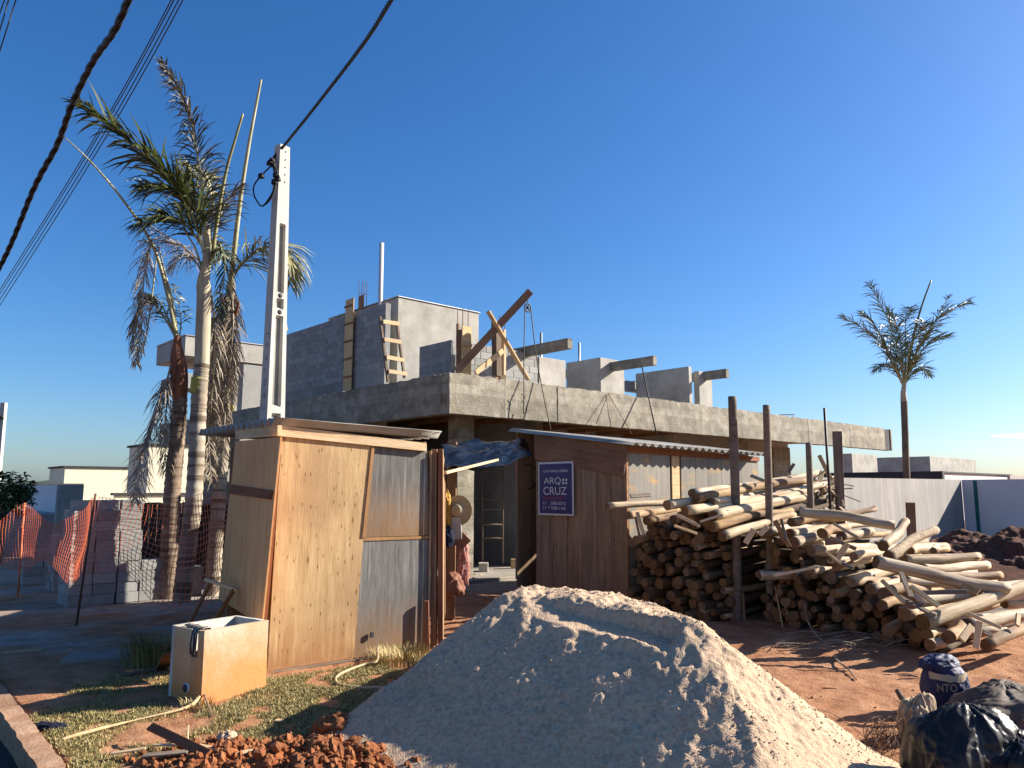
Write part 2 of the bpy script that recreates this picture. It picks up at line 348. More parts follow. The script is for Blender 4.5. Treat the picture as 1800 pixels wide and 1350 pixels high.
M['pave'] = mk('dusty_concrete', [(.28, .25, .21), (.38, .34, .29)], scale=4, bump=.4, bscale=40)
M['trunk'] = mk('palm_trunk', [(.24, .185, .13), (.42, .35, .26), (.54, .47, .37)], scale=4, stretch=(1, 1, .5), bump=.6, bscale=18, big=.2,
                streak=((.4, .4, 8), 1.6, (.13, .095, .065), .50, .60))
M['trunk_dk'] = mk('brown_palm_trunk', [(.13, .09, .06), (.25, .18, .125), (.36, .28, .20)], scale=4, stretch=(1, 1, .5), bump=.7, bscale=18, big=.25, streak=((.4, .4, 9), 1.6, (.07, .045, .03), .52, .64))
M['crownshaft'] = mk('palm_crownshaft', [(.30, .24, .16), (.46, .40, .28), (.56, .50, .38)], scale=3, stretch=(6, 6, .6), bump=.4, bscale=10, big=.2)
M['shaft_red'] = mk('red_crownshaft', [(.06, .025, .015), (.22, .085, .045), (.33, .14, .08)], scale=2, stretch=(6, 6, .5), bump=.4, bscale=10, big=.25)
M['frond'] = mk('green_frond', [(.045, .065, .018), (.085, .105, .03), (.14, .14, .05)], scale=3, rough=.45, bump=.1, rnd=.25, spec=.5)
M['frond_y'] = mk('yellow_frond', [(.12, .13, .03), (.24, .22, .07), (.36, .32, .16)], scale=3, rough=.5, bump=.1, spec=.4)
M['frond_d'] = mk('dead_frond', [(.16, .12, .085), (.32, .26, .19), (.50, .43, .33)], scale=4, rough=.8, bump=.2, rnd=.2)
M['frond_r'] = mk('far_palm_frond', [(.05, .075, .03), (.10, .13, .055), (.16, .185, .09)], scale=3, rough=.45, bump=.1, spec=.5)
M['petiole'] = mk('petiole', [(.24, .25, .09), (.42, .40, .22), (.55, .53, .38)], scale=3, stretch=(3, 3, .5), rough=.5, bump=.1)
M['trunk_far'] = mk('far_palm_trunk', [(.06, .05, .035), (.12, .10, .07)], scale=4, bump=.5)
M['yellowband'] = mk('yellow_trunk_band', [(.42, .36, .06), (.55, .5, .12)], scale=8, bump=.3)
M['leaf'] = mk('glossy_leaf', [(.025, .055, .012), (.05, .09, .02), (.085, .13, .035)], scale=2, rough=.35, bump=.1, spec=.5)
M['hill'] = mk('hill_trees', [(.05, .08, .05), (.09, .12, .08)], scale=.08, bump=1, bscale=.3)
M['stripe'] = None
def board_marks(m, bw_=1.8, bh_=.17, k=.30):
    t = m.node_tree; N = t.nodes; Lk = t.links; b = N['Principled BSDF']; src = b.inputs['Base Color'].links[0].from_socket
    tc = N.new('ShaderNodeTexCoord'); sp = N.new('ShaderNodeSeparateXYZ'); cb = N.new('ShaderNodeCombineXYZ'); Lk.new(tc.outputs['Object'], sp.inputs[0])
    Lk.new(sp.outputs[0], cb.inputs[0]); Lk.new(sp.outputs[2], cb.inputs[1])
    br = N.new('ShaderNodeTexBrick'); Lk.new(cb.outputs[0], br.inputs[0]); br.inputs['Scale'].default_value = 1; br.inputs['Brick Width'].default_value = bw_; br.inputs['Row Height'].default_value = bh_
    br.inputs['Mortar Size'].default_value = .004; br.inputs['Mortar Smooth'].default_value = .6; br.inputs['Color1'].default_value = (.66, .65, .63, 1); br.inputs['Color2'].default_value = (1, 1, 1, 1); br.inputs['Mortar'].default_value = (.45, .42, .38, 1)
    n = N.new('ShaderNodeTexNoise'); n.inputs['Scale'].default_value = 2.3; n.inputs['Detail'].default_value = 4; Lk.new(tc.outputs['Object'], n.inputs[0])
    mr = N.new('ShaderNodeMapRange'); mr.inputs[1].default_value = .34; mr.inputs[2].default_value = .5; Lk.new(n.outputs['Fac'], mr.inputs[0])
    ml = N.new('ShaderNodeMath'); ml.operation = 'MULTIPLY'; ml.inputs[1].default_value = .9; Lk.new(mr.outputs[0], ml.inputs[0])
    mx = N.new('ShaderNodeMix'); mx.data_type = 'RGBA'; mx.blend_type = 'MULTIPLY'; Lk.new(ml.outputs[0], mx.inputs[0]); Lk.new(src, mx.inputs[6]); Lk.new(br.outputs[0], mx.inputs[7])
    # pits
    v = N.new('ShaderNodeTexVoronoi'); v.inputs['Scale'].default_value = 26; Lk.new(tc.outputs['Object'], v.inputs[0])
    p = N.new('ShaderNodeMapRange'); p.inputs[1].default_value = .05; p.inputs[2].default_value = .12; p.inputs[3].default_value = 1; p.inputs[4].default_value = 0; Lk.new(v.outputs['Distance'], p.inputs[0])
    n2 = N.new('ShaderNodeTexNoise'); n2.inputs['Scale'].default_value = 3.1; Lk.new(tc.outputs['Object'], n2.inputs[0]); g2 = N.new('ShaderNodeMath'); g2.operation = 'GREATER_THAN'; g2.inputs[1].default_value = .5; Lk.new(n2.outputs['Fac'], g2.inputs[0])
    q = N.new('ShaderNodeMath'); q.operation = 'MULTIPLY'; Lk.new(p.outputs[0], q.inputs[0]); Lk.new(g2.outputs[0], q.inputs[1])
    m2 = N.new('ShaderNodeMix'); m2.data_type = 'RGBA'; Lk.new(q.outputs[0], m2.inputs[0]); Lk.new(mx.outputs[2], m2.inputs[6]); m2.inputs[7].default_value = (.07, .055, .04, 1)
    Lk.new(m2.outputs[2], b.inputs['Base Color'])
board_marks(M['conc_beam'])
def twocol(name, c1, c2, ax, scale, rough=.85):
    m = bpy.data.materials.new(name); m.use_nodes = True; t = m.node_tree; N = t.nodes; Lk = t.links
    tc = N.new('ShaderNodeTexCoord'); sp = N.new('ShaderNodeSeparateXYZ'); Lk.new(tc.outputs['Object'], sp.inputs[0])
    a = N.new('ShaderNodeMath'); a.operation = 'MULTIPLY'; a.inputs[1].default_value = scale; Lk.new(sp.outputs[ax], a.inputs[0])
    b = N.new('ShaderNodeMath'); b.operation = 'FRACT'; Lk.new(a.outputs[0], b.inputs[0])
    c = N.new('ShaderNodeMath'); c.operation = 'GREATER_THAN'; c.inputs[1].default_value = .72; Lk.new(b.outputs[0], c.inputs[0])
    mx = N.new('ShaderNodeMix'); mx.data_type = 'RGBA'; Lk.new(c.outputs[0], mx.inputs[0]); mx.inputs[6].default_value = (*c1, 1); mx.inputs[7].default_value = (*c2, 1)
    p = N['Principled BSDF']; Lk.new(mx.outputs[2], p.inputs['Base Color']); p.inputs['Roughness'].default_value = rough
    return m
M['stripe'] = twocol('striped_cloth', (.02, .02, .025), (.42, .36, .30), 0, 26)

# ------------------------------------------------------------------ numpy noise
_T = rng.random((256, 256))
def vn(x, y, s=0):
    xi = np.floor(x).astype(int); yi = np.floor(y).astype(int); fx = x-xi; fy = y-yi
    fx = fx*fx*(3-2*fx); fy = fy*fy*(3-2*fy); xi = xi+s*31; yi = yi+s*17
    a = _T[xi % 256, yi % 256]; b = _T[(xi+1) % 256, yi % 256]; c = _T[xi % 256, (yi+1) % 256]; d = _T[(xi+1) % 256, (yi+1) % 256]
    return (a*(1-fx)+b*fx)*(1-fy)+(c*(1-fx)+d*fx)*fy
def fbm(x, y, o=5, s=0, g=.5):
    r = 0; a = 1; t = 0
    for k in range(o):
        r = r+a*vn(x*2**k+k*5.3, y*2**k+k*9.1, s+k); t += a; a *= g
    return r/t
def grid_mesh(name, X, Y, Zz):
    ny, nx = Zz.shape
    V = np.stack([np.broadcast_to(X, Zz.shape), np.broadcast_to(Y, Zz.shape), Zz], -1).reshape(-1, 3)
    i = np.arange(ny*nx).reshape(ny, nx)
    q = np.stack([i[:-1, :-1], i[:-1, 1:], i[1:, 1:], i[1:, :-1]], -1).reshape(-1, 4)
    me = bpy.data.meshes.new(name); me.vertices.add(len(V)); me.vertices.foreach_set('co', V.ravel().astype(np.float32))
    me.loops.add(q.size); me.polygons.add(len(q)); me.loops.foreach_set('vertex_index', q.ravel().astype(np.int32))
    me.polygons.foreach_set('loop_start', np.arange(0, q.size, 4, dtype=np.int32)); me.polygons.foreach_set('loop_total', np.full(len(q), 4, np.int32))
    me.polygons.foreach_set('use_smooth', np.ones(len(q), bool)); me.update(calc_edges=True); me.validate(); return me
def vattr(me, name, arr):
    at = me.attributes.new(name, 'FLOAT', 'POINT'); at.data.foreach_set('value', arr.astype(np.float32).ravel())

# ================================================================== GROUND
K0 = G(18, 1230); K1 = G(112, 1350)         # inner top edge of kerb
kd = (K1-K0).normalized(); kn = Vector((kd.y, -kd.x, 0)); 
if kn.x > 0: kn = -kn                        # points to the street (left)
def kdist(x, y): return (x-K0.x)*kn.x+(y-K0.y)*kn.y
SANDP = [(0.02, 6.15, .87), (.45, 6.2, .88), (.85, 6.05, .80), (1.27, 5.8, .68), (1.32, 5.2, .50), (.45, 5.3, .66), (.95, 4.7, .42), (0.0, 5.2, .50), (-.2, 4.7, .28)]
def red_heap(x, y):
    # churned red soil at the bottom of the frame, left of the sand
    e = np.exp(-(((x+1.35)/.75)**2+((y-4.78)/.32)**2)**1.5)
    return e
def ground_z(x, y):
    base = .05*(fbm(x*.5, y*.5, 4, 1)-.5)
    fine = .03*(fbm(x*5, y*5, 4, 3)-.5)+.02*(fbm(x*22, y*22, 3, 4)-.5)
    z = base*.6+fine*.8
    h = red_heap(x, y); z = z+h*(.04+.13*(fbm(x*7, y*7, 5, 9)-.35))
    # right dark bank
    m = 1/(1+np.exp(-(x-(3.6+.0*y))*3)); b = np.exp(-((y-13.2)/1.9)**2)*m*np.clip((x-5)/2.5, 0, 1)
    z = z+b*.5
    kdv = kdist(x, y)
    z = np.where(kdv > -.02, -.40, z)
    z = z*np.clip((60-np.abs(y))/30, 0, 1)
    lo = np.clip((-x-9)/14, 0, 1)*np.clip((y-16)/10, 0, 1); z = z-1.2*lo
    far = np.clip((np.sqrt(x*x+y*y)-45)/80, 0, 1); z = z-far*far*(3-2*far)*7.0
    return z
def axis(lo, hi, d, far):
    c = list(np.arange(lo, hi, d)); s = d; v = hi
    while v < far: c.append(v); s *= 1.18; v += s
    s = d; v = lo-d
    while v > -far: c.insert(0, v); s *= 1.18; v -= s
    return np.array(c)
gx = axis(-4.6, 5.2, .022, 1500); gy = axis(4.2, 9.5, .022, 1500)
GX, GY = np.meshgrid(gx, gy); GZ = ground_z(GX, GY)
me = grid_mesh('ground', GX, GY, GZ)
# colour masks
def seg_mask(x, y):
    n = fbm(x*1.3, y*1.3, 4, 12); n2 = fbm(x*6, y*6, 3, 14)
    SF0 = G(470, 1180); SF1 = G(755, 1140)
    fdir = (SF1-SF0).normalized(); fn = Vector((fdir.y, -fdir.x, 0))
    ds = (x-SF0.x)*fn.x+(y-SF0.y)*fn.y           # >0 in front of shed
    g = np.clip((n-.40)*7+.85, 0, 1)*np.clip((n2-.27)*5, 0, 1)
    g = g*np.clip(ds/.25-.7, 0, 1)*np.clip((.75-x)/.7, 0, 1)
    g = g*(1-np.clip(red_heap(x, y)*3.2, 0, 1))
    left = np.clip((-2.2-x)/.5, 0, 1)*np.clip((8.0-y)/.6, 0, 1)*np.clip((n-.36)*6, 0, 1)*np.clip((y-4)/.5, 0, 1)
    g = np.maximum(g, left*.85*np.clip((n2-.33)*6, 0, 1)*np.clip((7.2-y)/.8,0,1))
    g = g*np.clip((-kdist(x, y)-.0)/.08, 0, 1)
    g = np.where((y > 9) | (y < 3), 0, g)
    c = np.clip((-2.9-x)/.8, 0, 1)*np.clip((y-7.6)/.7, 0, 1)*np.clip((n-.30)*4, 0, 1)
    c = np.maximum(c, np.clip(1-np.abs(y-13.6)/1.6, 0, 1)*np.clip(1-np.abs(x+.3)/1.6, 0, 1)*2)
    c = np.clip(c, 0, 1)
    dk = np.clip((x-4.8)/1.0, 0, 1)*np.exp(-((y-13.2)/2.6)**2)*2
    return g, c, np.clip(dk, 0, 1)
g_, c_, d_ = seg_mask(GX, GY)
vattr(me, 'grass', g_); vattr(me, 'conc', c_); vattr(me, 'dark', d_); vattr(me, 'heap', np.clip(red_heap(GX, GY)*1.6, 0, 1))
def ground_mat():
    m = bpy.data.materials.new('ground'); m.use_nodes = True; t = m.node_tree; N = t.nodes; Lk = t.links; b = N['Principled BSDF']
    b.inputs['Roughness'].default_value = .95; b.inputs['Specular IOR Level'].default_value = .12
    tc = N.new('ShaderNodeTexCoord')
    def nz(s, d=8): n = N.new('ShaderNodeTexNoise'); n.inputs['Scale'].default_value = s; n.inputs['Detail'].default_value = d; n.inputs['Roughness'].default_value = .65; Lk.new(tc.outputs['Object'], n.inputs[0]); return n.outputs['Fac']
    def rp(f, cs):
        r = N.new('ShaderNodeValToRGB'); Lk.new(f, r.inputs[0]); e = r.color_ramp.elements
        for i, (p, c) in enumerate(cs):
            q = e[i] if i < 2 else e.new(p)
            q.position = p; q.color = (*c, 1)
        return r.outputs[0]
    def mx(f, a, c):
        q = N.new('ShaderNodeMix'); q.data_type = 'RGBA'; Lk.new(f, q.inputs[0]) if not isinstance(f, float) else None
        Lk.new(a, q.inputs[6]); Lk.new(c, q.inputs[7]); return q.outputs[2]
    def at(n): a = N.new('ShaderNodeAttribute'); a.attribute_name = n; return a.outputs['Fac']
    soil = rp(nz(3.5, 12), [(.3, (.24, .095, .045)), (.7, (.47, .26, .145)), (.5, (.36, .175, .09))])
    redd = rp(nz(16, 10), [(.3, (.24, .065, .022)), (.7, (.47, .19, .075)), (.5, (.30, .10, .04))])
    gras = rp(nz(9, 8), [(.35, (.10, .085, .026)), (.68, (.34, .26, .10)), (.5, (.21, .17, .055))])
    conc = rp(nz(5, 10), [(.3, (.20, .145, .105)), (.7, (.42, .37, .31)), (.5, (.32, .27, .22))])
    dark = rp(nz(6, 10), [(.3, (.045, .02, .012)), (.7, (.14, .06, .032)), (.5, (.09, .035, .02))])
    o = mx(at('heap'), soil, redd); o = mx(at('conc'), o, conc); o = mx(at('dark'), o, dark); o = mx(at('grass'), o, gras)
    Lk.new(o, b.inputs['Base Color'])
    bp = N.new('ShaderNodeBump'); bp.inputs['Strength'].default_value = .9; bp.inputs['Distance'].default_value = .02
    Lk.new(nz(45, 10), bp.inputs['Height']); Lk.new(bp.outputs[0], b.inputs['Normal']); return m
go = link('ground', me, None, None, ground_mat()); tag(go, kind='structure')
# street and kerb
o = K0+kd*-30+kn*.13
st = mesh('street', [K0+kd*-60+kn*.05+Z*-.13, K0+kd*30+kn*.05+Z*-.13, K0+kd*30+kn*8+Z*-.13, K0+kd*-60+kn*8+Z*-.13], [(0, 1, 2, 3)])
tag(link('street', st, None, None, M['asphalt']), kind='structure')
kb = thing('kerb', None, None, K0); kb['kind'] = 'structure'
p = -6.0
while p < 3.2:
    L_ = .78
    q0 = K0+kd*p+kn*.055+Z*-.25; 
    meb = rough_box(L_, .13, .27, .045, .010, int(p*10)+90)
    q0 = q0+kn*random.uniform(-.008, .008)+Z*random.uniform(-.008, .008)
    fx = Matrix((kd, Z.cross(kd), Z)).transposed().to_4x4(); fx.translation = q0
    link('kerb_stone', meb, fx, kb, M['kerb'], True); p += L_+.012

# grass blades (nobody could count them)
def blades(n, xr, yr, thr, hmin, hmax, name, seed, mul=1.0):
    rg = np.random.default_rng(seed)
    x = rg.uniform(*xr, n*4); y = rg.uniform(*yr, n*4); g, _, _ = seg_mask(x, y)
    k = rg.random(n*4)*1.0 < (g-thr)*mul; x = x[k][:n]; y = y[k][:n]; n = len(x); z = ground_z(x, y)
    h = rg.uniform(hmin, hmax, n)*(.6+.8*fbm(x*3, y*3, 3, 21)); a = rg.uniform(0, 6.283, n); wd = rg.uniform(.0015, .0032, n)
    lean = rg.uniform(.2, 1.3, n)*h; la = a+rg.uniform(-1, 1, n)+1.57
    c = np.cos(a)*wd; s = np.sin(a)*wd; lx = np.cos(la)*lean; ly = np.sin(la)*lean
    V = np.empty((n, 5, 3)); 
    V[:, 0] = np.stack([x-c, y-s, z-.004], -1); V[:, 1] = np.stack([x+c, y+s, z-.004], -1)
    V[:, 2] = np.stack([x+c*.8+lx*.4, y+s*.8+ly*.4, z+h*.6], -1); V[:, 3] = np.stack([x-c*.8+lx*.4, y-s*.8+ly*.4, z+h*.6], -1)
    V[:, 4] = np.stack([x+lx, y+ly, z+h], -1)
    me = bpy.data.meshes.new(name); i = np.arange(n)*5
    Fq = [tuple(r) for r in np.stack([i, i+1, i+2, i+3], -1).tolist()]+[tuple(r) for r in np.stack([i+3, i+2, i+4], -1).tolist()]
    me.from_pydata(V.reshape(-1, 3).tolist(), [], Fq)
    cr = np.repeat(rg.random(n), 5); vattr(me, 'tone', cr); return me
def grass_mat():
    m = bpy.data.materials.new('dry_lawn'); m.use_nodes = True; t = m.node_tree; N = t.nodes; Lk = t.links; b = N['Principled BSDF']
    a = N.new('ShaderNodeAttribute'); a.attribute_name = 'tone'; r = N.new('ShaderNodeValToRGB'); Lk.new(a.outputs['Fac'], r.inputs[0])
    e = r.color_ramp.elements; e[0].color = (.10, .095, .025, 1); e[1].color = (.46, .37, .17, 1)
    q = e.new(.35); q.color = (.20, .17, .05, 1); q = e.new(.7); q.color = (.38, .28, .115, 1)
    Lk.new(r.outputs[0], b.inputs['Base Color']); b.inputs['Roughness'].default_value = .7; return m
gm = grass_mat()
o = link('grass', blades(110000, (-4.4, .8), (4.3, 8.0), .16, .008, .026, 'grass', 5), None, None, gm)
tag(o, 'short dry yellow green lawn growing in front of the left shed', 'grass', kind='stuff')
def tuft(label, c, n, r, h, dry=False):
    V = []; Fc = []; T = []
    for k in range(n):
        a = random.uniform(0, 6.283); rr = r*math.sqrt(random.random()); x = rr*math.cos(a); y = rr*math.sin(a); hh = h*random.uniform(.4, 1)
        d = Vector((math.cos(a), math.sin(a), 0))*random.uniform(.1, .7)*hh; s = Vector((-d.y, d.x, 0)).normalized()*.004 if d.length else Vector((.004, 0, 0))
        b = len(V); p = Vector((x, y, 0)); V += [p-s, p+s, p+d*.4+Z*hh*.7+s*.7, p+d*.4+Z*hh*.7-s*.7, p+d+Z*hh*.95]
        Fc += [(b, b+1, b+2, b+3), (b+3, b+2, b+4)]; T += [random.uniform(.2, 1.0) if dry else random.random()*.6]*5
    me = mesh('tuft', V, Fc); vattr(me, 'tone', np.array(T))
    return tag(link('weed_clump', me, Matrix.Translation(c), None, gm), label, 'weeds')
tuft('dry yellow weeds growing beside the sand pile at the end of the left shed', G(712, 1160), 700, .36, .13, True)
tuft('dark green weeds growing behind the concrete tank', G(270, 1165), 600, .28, .28)
tuft('small green weed at the foot of the dark earth bank by the logs', G(1778, 1015), 350, .16, .3)
tuft('tiny dry weed against the near corner of the concrete tank', G(345, 1246), 90, .12, .09, True)

# ================================================================== SAND PILE
sx = np.arange(-2.0, 3.4, .0125); sy = np.arange(3.4, 7.9, .0125)
SXg, SYg = np.meshgrid(sx, sy)
def sand_z(x, y):
    wx = x+.07*(fbm(x*1.5, y*1.5, 3, 31)-.5); wy = y+.07*(fbm(x*1.5, y*1.5, 3, 33)-.5)
    L0 = (0.0, 5.78, .865); R0 = (1.16, 4.98, .80)
    tL = -((wx-R0[0])*.6+(wy-R0[1])*.8)                 # distance out from the crest line, towards the viewer's left
    aL = (wx-R0[0])*-.8+(wy-R0[1])*.6                   # along the crest, from right to left
    cap = R0[2]-.005+.075*np.clip(aL, -1, .95)-.02*np.abs(tL)
    pl = R0[2]+.01+.10*aL-.715*tL
    pr = R0[2]+.03-.80*((wx-R0[0])*.70+(wy-R0[1])*-.71)
    pb = R0[2]-.66*((wx-R0[0])*.6+(wy-R0[1])*.8-.50)+.10*aL
    pe = L0[2]+.05-.86*((wx-L0[0])*-.96+(wy-L0[1])*.28)
    pq = R0[2]+.03-.84*((wx-R0[0])*.97+(wy-R0[1])*.22)
    K = 26.0
    z = -np.log(np.exp(-K*cap)+np.exp(-K*pq)+np.exp(-K*pl)+np.exp(-K*pr)+np.exp(-K*pb)+np.exp(-K*pe))/K+.035
    z = np.where(z < .12, z+(.12-z)*.42, z)-.035
    # smooth shovel-cut terrace below the crest
    al = np.clip((aL-.05)/.06, 0, 1)*np.clip((1.25-aL)/.35, 0, 1)
    tt = tL+.02*np.sin(aL*5)-.02
    led = R0[2]+.10*aL-.155-.16*np.clip(tt-.05, 0, 1)
    m_ = al*np.clip((tt-.02)/.035, 0, 1)*np.clip((.25-tt)/.02, 0, 1)
    z = z*(1-m_)+np.minimum(z, led)*m_
    z = z+.03*al*np.exp(-((tt-.27)/.025)**2)*np.clip(vn(aL*9, aL*0+3)*2-.4, 0, 1)
    cut = m_*np.clip((tt-.03)/.03, 0, 1)
    # slumped scars
    z = z-.04*np.clip(fbm(x*1.8+3, y*1.8, 3, 35)-.52, 0, 1)*4*np.clip(z*2, 0, 1)*(1-cut)
    rid = np.abs(fbm(x*4, y*4, 4, 37)-.5)
    amp = np.clip(z*3, .3, 1)*(1-.93*cut)
    rill = np.abs(fbm(aL*7+.6*fbm(x*3, y*3, 2, 71), tL*1.3+5, 3, 45)-.5)
    z = z+amp*(.06*(fbm(x*4.2, y*4.2, 4, 39)-.5)-.05*rid-.045*rill+.026*(fbm(x*16, y*16, 3, 41, .6)-.5)+.022*(fbm(x*36, y*36, 2, 43)-.5))
    return z
sz = sand_z(SXg, SYg)
me = grid_mesh('sand', SXg, SYg, np.maximum(sz, -.06))
sp_ = tag(link('sand_pile', me, None, None, M['sand']), 'big heap of pale grey building sand in front of the sheds', 'sand pile')
# loose clods on and around the sand, one stuff object; larger lumps in the red soil
def lump_geo(V, Fc, c, r, sq=1.0):
    b = len(V); ico = [(0, 0, 1), (.894, 0, .447), (.276, .851, .447), (-.724, .526, .447), (-.724, -.526, .447), (.276, -.851, .447), (.724, .526, -.447), (-.276, .851, -.447), (-.894, 0, -.447), (-.276, -.851, -.447), (.724, -.526, -.447), (0, 0, -1)]
    for p in ico: V.append(Vector(c)+Vector(p)*r*random.uniform(.65, 1.25)*Vector((1, 1, 1)).x)
    for f in [(0, 1, 2), (0, 2, 3), (0, 3, 4), (0, 4, 5), (0, 5, 1), (1, 6, 2), (2, 7, 3), (3, 8, 4), (4, 9, 5), (5, 10, 1), (2, 6, 7), (3, 7, 8), (4, 8, 9), (5, 9, 10), (1, 10, 6), (11, 7, 6), (11, 8, 7), (11, 9, 8), (11, 10, 9), (11, 6, 10)]:
        Fc.append(tuple(b+i for i in f))
V = []; Fc = []
for k in range(9000):
    x = random.uniform(-1.6, 2.9); y = random.uniform(4.1, 6.6); z = float(sand_z(np.array([x]), np.array([y]))[0])
    if z < .0 or 0 < -((x-1.07)*.6+(y-4.98)*.8) < .3: continue
    dens = .45+.55*(x > .9)
    if random.random() > dens: continue
    r = random.uniform(.002, .0065)*(1.8 if random.random() < .08 else 1)
    lump_geo(V, Fc, (x, y, z+r*.3), r)
tag(link('sand_crumbs', mesh('crumbs', V, Fc), None, None, M['sand']), 'loose sand crumbs scattered over the sand heap', 'sand', kind='stuff')
V = []; Fc = []
for k in range(1800):
    x = random.gauss(-1.3, .5); y = random.gauss(4.78, .22)
    if red_heap(np.array([x]), np.array([y]))[0] < .12: continue
    z = float(ground_z(np.array([x]), np.array([y]))[0]); r = .004+.03*random.random()**3.2*(1.5 if random.random() < .08 else 1)
    lump_geo(V, Fc, (x, y, z+r*.3), r)
for k in range(700):
    x = random.uniform(-4, 6); y = random.uniform(5, 12); r = random.uniform(.004, .014); z = float(ground_z(np.array([x]), np.array([y]))[0]); lump_geo(V, Fc, (x, y, z), r)
tag(link('soil_clods', mesh('clods', V, Fc), None, None, M['soil_red']), 'red soil clods strewn on the churned ground', 'soil', kind='stuff')

# ================================================================== HOUSE UNDER CONSTRUCTION
BT, BBm = 3.50, 2.80     # beam top / bottom
t0 = PB(790, 653, 0); BT = t0.z; BBm = PB(790, 726, 0).z
house = thing('unfinished_house', 'unfinished two storey concrete house with bare block walls and long flat slab', 'house', B0)
LEND = PB(1568, 775, 0).x
LSIDE = 14.0
# front beam segments with recessed joints
cuts = [0, PB(888, 700, 0).x, PB(980, 700, 0).x, PB(1190, 700, 0).x, PB(1283, 720, 0).x, PB(1420, 740, 0).x, PB(1494, 760, 0).x, PB(1555, 770, 0).x]
for i in range(len(cuts)-1):
    L_ = cuts[i+1]-cuts[i]-.012
    me = rough_box(L_, .22, BT-BBm, .05, .007, i+1, chip=.05)
    link('beam_segment', me, MB0 @ Matrix.Translation(Vector((cuts[i]+.006, .11+random.uniform(-.006, .006), BBm))), house, M['conc_beam'], True)
abox('joint_strip', cuts[-1], .03, BBm, cuts[-1]+.5, .25, BT-.03, M['darktrim'], house)
me = rough_box(LEND-cuts[-1]-.5, .22, BT-BBm, .06, .004, 20, chip=.03)
link('beam_segment', me, MB0 @ Matrix.Translation(Vector((cuts[-1]+.5, .11, BBm))), house, M['conc_beam'], True)
# side beam (shaded)
me = rough_box(LSIDE, .22, BT-BBm, .08, .007, 33, chip=.04)
Mside = MB0 @ Matrix.Translation(Vector((.112, .235, BBm))) @ Matrix.Rotation(R(90), 4, 'Z')
link('side_beam', me, Mside, house, M['conc_beam'], True)
# deck slab, soffit boards
abox('deck_slab', .24, .24, BT-.34, LEND-.02, 9.6, BT-.06, M['conc_grey'], house)
k = 0
b_ = .26
while b_ < 5.2:
    me = chamfer(9.4, .13, .025, .003)
    link('soffit_board', me, MB0 @ Matrix.Translation(Vector((.3, b_+.065, BT-.40))), house, M['lumber_dk']); b_ += .155
for a_ in np.arange(.8, 9.6, 1.1):
    me = chamfer(4.8, .09, .12, .003)
    link('soffit_joist', me, MB0 @ Matrix.Translation(Vector((a_, .3, BT-.50))) @ Matrix.Rotation(R(90), 4, 'Z'), house, M['lumber_dk'])
# ground floor columns
def column(px0, px1, b, z1=None, mat='conc_beam', name='column', z0=-.05):
    p0 = PB(px0, 860, b); p1 = PB(px1, 860, b); w_ = p1.x-p0.x
    me = rough_box(w_, .28, (z1 or BT-.36)-z0, .08, .004, int(px0), freq=4)
    return link(name, me, MB0 @ Matrix.Translation(Vector((p0.x, b+.14, z0))), house, M[mat], True)
column(804, 833, .75)
column(1362, 1392, 1.6, BBm+.02, 'conc_beam')
column(1300, 1318, 1.2)
# ground floor walls, dark inside
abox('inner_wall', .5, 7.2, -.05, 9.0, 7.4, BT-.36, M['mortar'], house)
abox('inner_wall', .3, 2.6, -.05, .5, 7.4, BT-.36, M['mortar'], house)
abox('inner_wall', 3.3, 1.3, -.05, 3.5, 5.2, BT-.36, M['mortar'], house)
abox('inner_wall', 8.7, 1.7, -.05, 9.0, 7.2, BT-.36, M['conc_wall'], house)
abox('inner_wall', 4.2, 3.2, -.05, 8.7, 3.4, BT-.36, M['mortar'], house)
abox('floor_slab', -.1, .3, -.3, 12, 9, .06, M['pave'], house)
# back lintel seen right of the shed with window openings to the sky
abox('back_lintel', 9.0, 3.0, BBm-.15, LEND-1.2, 3.2, BT-.35, M['conc_grey'], house)
abox('column', 10.6, 3.0, 0, 10.95, 3.25, BBm-.15, M['conc_wall'], house)
abox('column', 13.4, 3.0, 0, 13.8, 3.25, BBm-.15, M['conc_wall'], house)
abox('column', LEND-1.6, 3.0, 0, LEND-1.2, 3.25, BBm-.15, M['conc_wall'], house)
# ---- upper floor
BL, BHt = .30, .145
def block_wall(org_a, org_b, z0, length, zt, axisv, thick=.14, vis0=None, mat='block', half=False):
    """axisv 'b': wall runs along +b, visible face towards -a ; 'a': runs along +a, visible face towards -b"""
    if axisv == 'b':
        Mw = MB0 @ Matrix.Translation(Vector((org_a, org_b, 0))) @ Matrix.Rotation(R(90), 4, 'Z')   # local x = +b, local y = -a
        back = -thick; face = -.5*thick-0.0
    else:
        Mw = MB0 @ Matrix.Translation(Vector((org_a, org_b, 0)))
    sgn = 1 if axisv == 'b' else -1
    me = chamfer(length, thick-.012, zt-z0-.004, .002)
    wall = link('block_wall', me, Mw @ Matrix.Translation(Vector((0, -sgn*thick/2, (z0+zt)/2))), house, M['mortar'])
    vis0 = vis0 or z0
    rows = int(round((zt-vis0)/BHt)); bmesh_ = {}
    for r in range(rows):
        zc = zt-(r+.5)*BHt; x = -.0 if r % 2 == 0 else -BL/2
        while x < length-.02:
            x0 = max(x, 0); x1 = min(x+BL, length); w_ = x1-x0-.008
            if w_ > .03:
                key = round(w_, 2)
                if key not in bmesh_:
                    b2 = chamfer(key, thick, BHt-.008, .004); b2.materials.append(M[mat]); bmesh_[key] = b2
                j = random.uniform(-.003, .003)
                link('block', bmesh_[key], Mw @ Matrix.Translation(Vector((x0+.004, -sgn*thick/2+j, zc))), wall)
            x += BL
    return wall
aW1 = 1.4
q0 = PA(678, 532, aW1); q1 = PA(500, 585, aW1); ztW1 = q0.z
